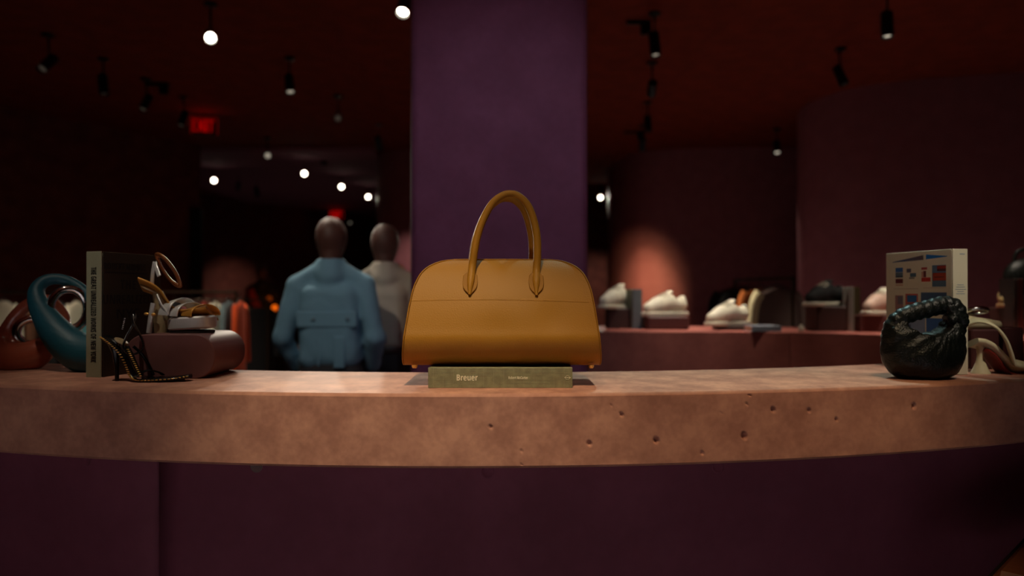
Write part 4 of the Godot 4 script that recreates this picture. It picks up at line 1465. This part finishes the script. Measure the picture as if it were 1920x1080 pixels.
# ------------------------------------------------------------------ trainers, blocks and books on the rear counter
func make_trainer(label: String, at: Vector3, turn: float, upper: Material, sole: Material) -> Node3D:
	var root := thing("trainer", label, "shoe", at, turn, "")
	var m := Mk.new()
	var up := func(p: Vector3) -> float:
		var q := Vector3(p.x, p.y, p.z * 1.12)
		var d := capd(q, Vector3(-0.104, 0.04, 0), Vector3(-0.045, 0.052, 0), 0.034, 0.042)
		d = smin(d, capd(q, Vector3(-0.045, 0.058, 0), Vector3(0.02, 0.082, 0), 0.042, 0.036), 0.03)
		d = smin(d, capd(q, Vector3(0.02, 0.06, 0), Vector3(0.1, 0.058, 0), 0.04, 0.038), 0.03)
		d = smin(d, capd(q, Vector3(0.1, 0.06, 0), Vector3(0.112, 0.092, 0), 0.03, 0.02), 0.02)
		d = maxf(d, -elld(p, Vector3(0.075, 0.125, 0), Vector3(0.046, 0.052, 0.026)))
		return maxf(d, 0.012 - p.y)
	m.nets(up, Vector3(-0.15, 0.004, -0.052), Vector3(0.15, 0.135, 0.052), 0.006)
	put("upper", m.mesh(), upper, root)
	m = Mk.new()
	var o := cat([Vector2(-0.146, 0.0), Vector2(-0.125, 0.038), Vector2(-0.07, 0.05), Vector2(0.0, 0.041), Vector2(0.08, 0.04), Vector2(0.135, 0.03), Vector2(0.148, 0.0), Vector2(0.135, -0.03), Vector2(0.08, -0.038), Vector2(0.0, -0.038), Vector2(-0.07, -0.046), Vector2(-0.125, -0.036)], 4, true)
	m.prism(pv2(o), 0.0, 0.021, PLAN, 0.005, true)
	put("sole", m.mesh(), sole, root)
	m = Mk.new()
	m.nets(func(p: Vector3) -> float:
		return rbox(Basis(Vector3.BACK, -0.72) * (p - Vector3(0.012, 0.112, 0)), Vector3.ZERO, Vector3(0.034, 0.007, 0.024), 0.006), Vector3(-0.05, 0.06, -0.04), Vector3(0.07, 0.17, 0.04), 0.006)
	put("tongue", m.mesh(), upper, root)
	m = Mk.new()
	for i in 5:
		var t := i / 4.0
		var y := lerpf(0.099, 0.121, t)
		var x := lerpf(-0.055, -0.004, t)
		m.tube(cat([Vector3(x, y - 0.014, -0.026), Vector3(x, y, -0.012), Vector3(x + 0.004, y + 0.002, 0), Vector3(x, y, 0.012), Vector3(x, y - 0.014, 0.026)], 3), 0.004, 0.0025, 6, false, Vector3.RIGHT)
	put("laces", m.mesh(), sole, root)
	return root

func back_display() -> void:
	var white := mt("white_trainer", c8(226, 220, 200), 0.5)
	var wsole := mt("white_sole", c8(196, 190, 172), 0.6)
	var black := mt("black_suede", c8(26, 26, 28), 0.8)
	var pinkw := mt("pale_pink_trainer", c8(196, 164, 148), 0.5)
	var blockm := mt("display_block", c8(74, 32, 30), 0.6)
	var darkb := mt("dark_block", c8(52, 24, 20), 0.6)
	var grp := "trainers on dark blocks along the rear counter"
	# placed by sight line at their depth on the counter
	var P := func(x: float, z: float) -> Vector3: return Vector3((x - 960.0) / F * z, TOP, -z)
	var z := 4.08
	# first pair of blocks and trainers
	block("dark display block under the leftmost trainer, close to the tan handbag", P.call(1163, z), Vector3(0.15, 0.107, 0.14), darkb)
	var t := make_trainer("white trainer leftmost on the rear counter, beside the grey upright book", P.call(1158, z) + Vector3(0, 0.107, 0), 0.75, white, wsole)
	t.set_meta("group", grp)
	# rounded low block
	var m := Mk.new()
	var o := []
	for c in [[0.09, 0.07, 0.0], [-0.09, 0.07, PI / 2], [-0.09, -0.07, PI], [0.09, -0.07, PI * 1.5]]:
		for j in 7:
			var a: float = c[2] + PI / 2 * j / 6.0
			o.append(Vector2(float(c[0]) + 0.025 * cos(a), float(c[1]) + 0.025 * sin(a)))
	m.prism(pv2(o), 0, 0.07, PLAN, 0.008, true)
	var rb := thing("display_block", "rounded low dark block under the white trainer right of the grey book", "display block", P.call(1246, 4.0))
	put("body", m.mesh(), blockm, rb)
	copy(t, "white trainer on the rounded block, right of the grey upright book", P.call(1247, 4.0) + Vector3(0, 0.07, 0), 0.45, grp)
	block("thin dark slab under the lone white trainer in the middle of the rear counter", P.call(1372, 3.9), Vector3(0.17, 0.022, 0.13), darkb)
	copy(t, "lone white trainer in the middle of the rear counter, on a thin slab", P.call(1364, 3.9) + Vector3(0, 0.022, 0), 0.5, grp)
	block("dark display block with the black trainer, near the silver-spined books", P.call(1548, 3.8), Vector3(0.15, 0.125, 0.15), darkb)
	t = copy(t, "black suede trainer with a white sole on a dark block", P.call(1546, 3.8) + Vector3(0, 0.125, 0), 0.55, grp)
	repaint(t, {"upper": black, "tongue": black})
	block("dark red display block partly hidden by the large white book", P.call(1633, 3.72), Vector3(0.17, 0.083, 0.14), blockm)
	t = copy(t, "pale pink trainer partly hidden by the large white book", P.call(1652, 3.72) + Vector3(0, 0.083, 0), 0.6, grp)
	repaint(t, {"upper": pinkw, "tongue": white, "sole": wsole})
	# books
	var paper := mt("paper", c8(220, 208, 184), 0.85)
	standing_book("grey-blue book standing between the two left trainers on the rear counter", P.call(1186, 3.98), 0.2, 0.054, 0.212, 0.17, mt("sage_cover", c8(104, 108, 88), 0.6), mt("slate_spine", c8(88, 92, 98), 0.6), paper)
	var silver := mt("silver_spine", c8(150, 148, 142), 0.35, 0.4)
	var olive := mt("olive_gloss", c8(74, 66, 40), 0.25)
	standing_book("left one of two silver-spined books beside the black trainer", P.call(1580, 3.74), -0.45, 0.026, 0.222, 0.15, olive, silver, paper)
	standing_book("right one of two silver-spined books beside the black trainer, glossy olive cover", P.call(1590.5, 3.715), -0.62, 0.026, 0.222, 0.16, olive, silver, paper)
	# flat book in front of the clothes rack
	var fb := thing("book", "pale thick book lying flat on the rear counter before the black garments", "book", P.call(1428, 3.78))
	m = Mk.new()
	m.box(Vector3(0, 0.014, 0), Vector3(0.142, 0.02, 0.14), 0.001)
	put("page_block", m.mesh(), paper, fb)
	for y in [0.0018, 0.0262]:
		m = Mk.new()
		m.box(Vector3(0, y, 0), Vector3(0.148, 0.0036, 0.15), 0.001)
		put("cover", m.mesh(), mt("pale_blue_cover", c8(150, 156, 168), 0.5), fb)
	m = Mk.new()
	m.box(Vector3(0, 0.014, 0.0745), Vector3(0.148, 0.028, 0.003), 0.001)
	put("spine", m.mesh(), mats["pale_blue_cover"], fb)
	# small bottle
	m = Mk.new()
	m.lathe([Vector2(0, 0), Vector2(0.012, 0), Vector2(0.014, 0.003), Vector2(0.014, 0.022), Vector2(0.006, 0.03), Vector2(0.006, 0.036), Vector2(0.006, 0.036), Vector2(0, 0.036)], 16)
	var bt := thing("bottle", "tiny cream bottle on the rear counter left of the black trainer's block", "bottle", P.call(1502, 3.72))
	put("body", m.mesh(), wsole, bt)
	# right end: tall blocks, a cream shoe, spines and a black round bag
	block("tall dark block at the right edge carrying the cream suede shoe", P.call(1884, 3.3), Vector3(0.085, 0.128, 0.09), darkb)
	var bs := make_trainer("cream suede shoe with a raised tongue on a tall block at the right edge", P.call(1889, 3.3) + Vector3(0, 0.128, 0), 0.95, mt("cream_suede", c8(190, 168, 116), 0.8), mt("tan_sole", c8(150, 116, 76), 0.6))
	bs.scale = Vector3.ONE * 0.82
	standing_book("dark book with a pinkish silver spine at the right edge of the photo", P.call(1901, 3.12), -0.2, 0.018, 0.252, 0.14, mt("black_cover", c8(24, 22, 24), 0.4), silver, paper)
	standing_book("dark book with a rosy spine, rightmost at the edge of the photo", P.call(1909.5, 3.115), -0.2, 0.018, 0.252, 0.14, mats["black_cover"], mt("rosy_spine", c8(160, 108, 104), 0.4), paper)
	block("dark block at the right edge holding up the round black bag", P.call(1921, 3.52), Vector3(0.16, 0.18, 0.13), darkb)
	var hb := thing("round_bag", "round black bag on a block behind the cream suede shoe", "handbag", P.call(1924, 3.52) + Vector3(0, 0.18, 0))
	m = Mk.new()
	m.nets(func(p: Vector3) -> float: return maxf(elld(p, Vector3(0, 0.085, 0), Vector3(0.105, 0.092, 0.06)), -p.y), Vector3(-0.12, -0.01, -0.07), Vector3(0.12, 0.19, 0.07), 0.01)
	put("body", m.mesh(), mats["black_leather"], hb)
	m = Mk.new()
	m.tube(cat([Vector3(-0.06, 0.15, 0), Vector3(-0.045, 0.2, 0), Vector3(0, 0.22, 0), Vector3(0.045, 0.2, 0), Vector3(0.06, 0.15, 0)], 6), 0.008, 0.008, 8)
	put("handle", m.mesh(), mats["black_leather"], hb)

# ------------------------------------------------------------------ clothes racks
func garment_proto(label: String, cloth: Material, at: Vector3, turn: float, length: float, grp: String) -> Node3D:
	var root := thing("garment", label, "garment", at, turn, grp)
	var rows := []
	for q in [[-0.075, 0.05, 0.02], [-0.085, 0.075, 0.026], [-0.1, 0.13, 0.03], [-0.125, 0.19, 0.034], [-0.16, 0.215, 0.036], [-0.26, 0.215, 0.042], [-0.45, 0.22, 0.046], [-0.45 - (length - 0.45) * 0.6, 0.225, 0.046], [-length, 0.235, 0.05]]:
		var ring := PackedVector3Array()
		for i in 24:
			var a := TAU * i / 24
			var rip := 1.0 + 0.14 * sin(a * 5.0 + 1.0) * smoothstep(-0.2, -0.6, float(q[0]))
			ring.append(Vector3(cos(a) * float(q[1]), float(q[0]), sin(a) * float(q[2]) * 0.75 * rip))
		rows.append(ring)
	var m := Mk.new()
	m.grid(rows, true, true)
	put("body", m.mesh(), cloth, root)
	for s in [-1.0, 1.0]:
		m = Mk.new()
		var p := cat([Vector3(s * 0.175, -0.125, 0), Vector3(s * 0.225, -0.2, 0.006), Vector3(s * 0.25, -0.36, 0.01), Vector3(s * 0.255, -0.6, 0.016)], 5)
		var r1 := []
		for i in p.size(): r1.append(lerpf(0.05, 0.04, float(i) / p.size()))
		m.tube(p, r1, 0.026, 12, false, Vector3.RIGHT)
		put("sleeve", m.mesh(), cloth, root)
	m = Mk.new()
	m.tube(cat([Vector3(-0.18, -0.105, 0), Vector3(-0.08, -0.075, 0), Vector3(0, -0.05, 0), Vector3(0.08, -0.075, 0), Vector3(0.18, -0.105, 0)], 4), 0.006, 0.005, 8)
	m.tube(cat([Vector3(0, -0.05, 0), Vector3(0, -0.012, 0), Vector3(0.012, 0.008, 0), Vector3(0, 0.022, 0), Vector3(-0.014, 0.01, 0)], 4), 0.002, 0.002, 6)
	put("hanger", m.mesh(), mt("hanger_black", c8(24, 20, 18), 0.4), root)
	return root

func rail_rack(label: String, a: Vector3, b: Vector3) -> void:
	var dark := mt("rack_metal", c8(58, 42, 30), 0.4, 0.7)
	var c := (a + b) * 0.5
	var root := thing("clothes_rack", label, "clothes rack", Vector3(c.x, 0, c.z))
	var d := (b - a).normalized()
	var side := d.cross(Vector3.UP)
	var l := a - Vector3(c.x, 0, c.z)
	var r := b - Vector3(c.x, 0, c.z)
	var m := Mk.new()
	m.tube([l, r], 0.012, 0.012, 10)
	put("rail", m.mesh(), dark, root)
	for e in [l, r]:
		m = Mk.new()
		m.tube([Vector3(e.x, 0.03, e.z), e + Vector3(0, 0.013, 0)], 0.014, 0.014, 10)
		put("post", m.mesh(), dark, root)
		m = Mk.new()
		m.tube([Vector3(e.x, 0.015, e.z) - side * 0.25, Vector3(e.x, 0.015, e.z) + side * 0.25], 0.015, 0.015, 10)
		put("foot", m.mesh(), dark, root)

func racks() -> void:
	var cl := {}
	for a in [["white", 214, 204, 180], ["orange", 198, 68, 14], ["brick", 150, 48, 34], ["slate", 92, 108, 112], ["cream", 204, 190, 150], ["black", 20, 18, 20], ["teal", 60, 110, 116], ["brown", 110, 70, 48], ["plum", 96, 44, 48]]:
		cl[a[0]] = mt(a[0] + "_cloth", c8(a[1], a[2], a[3]), 0.9)
	var grp := "garments on the left clothes rack"
	var z := 6.2
	rail_rack("long dark clothes rack behind the left bags, full of hanging garments", Vector3(-4.5, 1.25, -z), Vector3(-2.29, 1.25, -z))
	var proto: Node3D = null
	# [X, colour, label]
	var row := [[-2.26, "orange", "bright orange garment at the right end of the left rack"], [-2.355, "slate", "thin slate grey garment between the orange and the white one"], [-2.47, "white", "white garment beside the slate one, right of the metallic sandal"], [-2.56, "brick", "brick red garment left of the white one behind the sandal's toe"], [-2.66, "plum", "plum garment on the left rack behind the metallic sandal"], [-2.8, "black", "black garment on the left rack behind the sandal's heel"], [-3.0, "brown", "brown garment on the left rack behind the dark olive book"], [-3.2, "black", "black garment on the left rack hidden mostly by the olive book"], [-3.45, "teal", "muted teal garment on the left rack seen through the teal loop"], [-3.62, "white", "white garment on the left rack seen through the chrome ring"], [-3.78, "black", "black garment on the left rack right of the far left white one"], [-3.92, "brown", "brown garment on the left rack beside the salmon bag"], [-4.22, "white", "white garment at the far left edge of the photo"], [-4.36, "cream", "cream garment leftmost on the left rack"]]
	for g in row:
		var turn: float = PI / 2 + 0.2 + 0.05 * sin(float(g[0]) * 17.0)
		if proto == null:
			proto = garment_proto(g[2], cl[g[1]], Vector3(g[0], 1.25, -z), turn, 0.85, grp)
		else:
			var c := copy(proto, g[2], Vector3(g[0], 1.25, -z), turn, grp)
			repaint(c, {"body": cl[g[1]], "sleeve": cl[g[1]]})
	rail_rack("short distant clothes rack behind the orange garment", Vector3(-3.35, 1.17, -7.8), Vector3(-2.55, 1.17, -7.8))
	for g in [[-2.78, "cream", "cream garment on the short distant rack beside the small mannequin"], [-2.95, "brown", "brown garment on the short distant rack behind the orange one"], [-2.66, "black", "black garment at the right end of the short distant rack"]]:
		var c := copy(proto, g[2], Vector3(g[0], 1.17, -7.8), PI / 2 - 0.5, "garments on the short distant rack")
		repaint(c, {"body": cl[g[1]], "sleeve": cl[g[1]]})
	# rack behind the rear counter, its rail running away from the viewer
	rail_rack("dark clothes rack behind the rear counter, its black post before the garments", Vector3(2.2, 1.36, -5.85), Vector3(2.06, 1.36, -6.9))
	var grey := mt("grey_tweed", c8(96, 76, 70), 0.9)
	var c1 := copy(proto, "grey-brown jacket with a cream shoulder edge, nearest on the rack behind the rear counter", Vector3(2.165, 1.36, -6.1), 0.35, "garments behind the rear counter")
	repaint(c1, {"body": grey, "sleeve": grey})
	(c1.get_child(1) as MeshInstance3D).material_override = cl["cream"]
	c1 = copy(proto, "tan orange garment showing its edge behind the grey-brown jacket", Vector3(2.13, 1.36, -6.4), 0.5, "garments behind the rear counter")
	repaint(c1, {"body": mt("tan_orange", c8(190, 104, 44), 0.9), "sleeve": mt("tan_orange", c8(190, 104, 44), 0.9)})
	c1 = copy(proto, "black coat, second from the back on the rack behind the rear counter", Vector3(2.1, 1.36, -6.62), 0.1, "garments behind the rear counter")
	repaint(c1, {"body": cl["black"], "sleeve": cl["black"]})
	c1 = copy(proto, "black coat, rearmost on the rack behind the rear counter", Vector3(2.07, 1.36, -6.82), 0.0, "garments behind the rear counter")
	repaint(c1, {"body": cl["black"], "sleeve": cl["black"]})

# ------------------------------------------------------------------ exit signs and far bits
func exit_sign(label: String, at: Vector3, turn: float, w: float, lit: float) -> void:
	var root := thing("exit_sign", label, "exit sign", at, turn)
	var h := w * 0.68
	var m := Mk.new()
	m.box(Vector3.ZERO, Vector3(w, h, 0.025), 0.004)
	put("panel", m.mesh(), mt("sign_black", c8(20, 8, 8), 0.3), root)
	var red := StandardMaterial3D.new()
	red.resource_name = "sign_red_glow"
	red.albedo_color = c8(140, 10, 10)
	red.emission_enabled = true
	red.emission = Color(1.0, 0.01, 0.01)
	red.emission_energy_multiplier = lit
	m = Mk.new()
	for s in [-1.0, 1.0]:
		m.box(Vector3(s * (w / 2 - 0.003), 0, 0.0135), Vector3(0.005, h, 0.002), 0.0004)
	m.box(Vector3(0, h / 2 - 0.003, 0.0135), Vector3(w, 0.005, 0.002), 0.0004)
	put("lit_edge", m.mesh(), red, root)
	lettering("EXIT", h * 1.02, red, root, Vector3(-w * 0.05, 0, 0.0135), Basis.IDENTITY, w * 0.8)
	m = Mk.new()
	m.tube([Vector3(0, h / 2, 0), Vector3(0, CEIL - at.y, 0)], 0.01, 0.01, 8)
	put("stem", m.mesh(), mats["lamp_black"], root)
	var l := OmniLight3D.new()
	l.name = "glow"
	root.add_child(l, true)
	l.position = Vector3(0, 0, 0.06)
	l.light_color = Color(1, 0.03, 0.03)
	l.light_energy = 0.006
	l.omni_range = 20.0
	l.omni_attenuation = 2.0
	l.light_size = 0.05
	l.shadow_enabled = true

func far_things() -> void:
	exit_sign("larger red EXIT sign under the ceiling, upper left", px(382, 236, 9.5), 0.3, 0.32, 0.16)
	exit_sign("smaller red EXIT sign just above the head of the blue-jacketed mannequin", px(631, 403, 19.6), 0.0, 0.36, 0.32)
	# low dark cabinet behind the white shirt, with a yellow pouch on it
	var dk := mt("dark_cabinet", c8(36, 22, 20), 0.6)
	var z := 7.2
	var root := thing("cabinet", "dark cabinet behind the white-shirted mannequin at the pillar's left edge", "cabinet", Vector3((758.0 - 960.0) / F * z, 0, -z))
	var m := Mk.new()
	m.box(Vector3(0, 0.7, 0), Vector3(0.36, 1.4, 0.4), 0.006)
	put("body", m.mesh(), dk, root)
	m = Mk.new()
	m.box(Vector3(0, 1.412, 0), Vector3(0.4, 0.024, 0.44), 0.004)
	put("top", m.mesh(), dk, root)
	root = thing("pouch", "small amber yellow pouch on the dark cabinet by the pillar", "pouch", Vector3((750.0 - 960.0) / F * z, 1.424, -z + 0.1))
	m = Mk.new()
	m.nets(func(p: Vector3) -> float: return maxf(elld(p, Vector3(0, 0.04, 0), Vector3(0.06, 0.052, 0.04)), -p.y), Vector3(-0.07, -0.008, -0.05), Vector3(0.07, 0.1, 0.05), 0.008)
	put("body", m.mesh(), mt("amber_leather", c8(214, 150, 40), 0.4), root)
	# two amber lamps beside the distant mannequin
	for a in [[515, 577, 10.2, 0.04, 0.9, "amber globe lamp on a thin stand right of the small distant mannequin"], [505, 560, 9.7, 0.035, 0.12, "dimmer amber globe lamp just above and left of the brighter one"]]:
		var p := px(a[0], a[1], a[2])
		root = thing("globe_lamp", a[5], "lamp", Vector3(p.x, 0, p.z))
		var gm := StandardMaterial3D.new()
		gm.resource_name = "amber_glow"
		gm.albedo_color = c8(200, 110, 40)
		gm.emission_enabled = true
		gm.emission = Color(1.0, 0.42, 0.06)
		gm.emission_energy_multiplier = a[4]
		m = Mk.new()
		m.ball(Vector3(0, p.y, 0), Vector3.ONE * float(a[3]), 18)
		put("globe", m.mesh(), gm, root)
		m = Mk.new()
		m.tube([Vector3(0, 0.02, 0), Vector3(0, p.y - float(a[3]) + 0.004, 0)], 0.008, 0.008, 8)
		put("stand", m.mesh(), mats["lamp_black"], root)
		m = Mk.new()
		m.lathe([Vector2(0, 0), Vector2(0.1, 0), Vector2(0.1, 0), Vector2(0.1, 0.015), Vector2(0, 0.022)], 20)
		put("base", m.mesh(), mats["lamp_black"], root)
		var l := OmniLight3D.new()
		l.name = "glow"
		root.add_child(l, true)
		l.position = Vector3(0, p.y, 0)
		l.light_color = Color(1.0, 0.5, 0.12)
		l.light_energy = 0.03 * float(a[4])
		l.omni_range = 20.0
		l.omni_attenuation = 2.0
		l.light_size = float(a[3])
		l.shadow_enabled = true
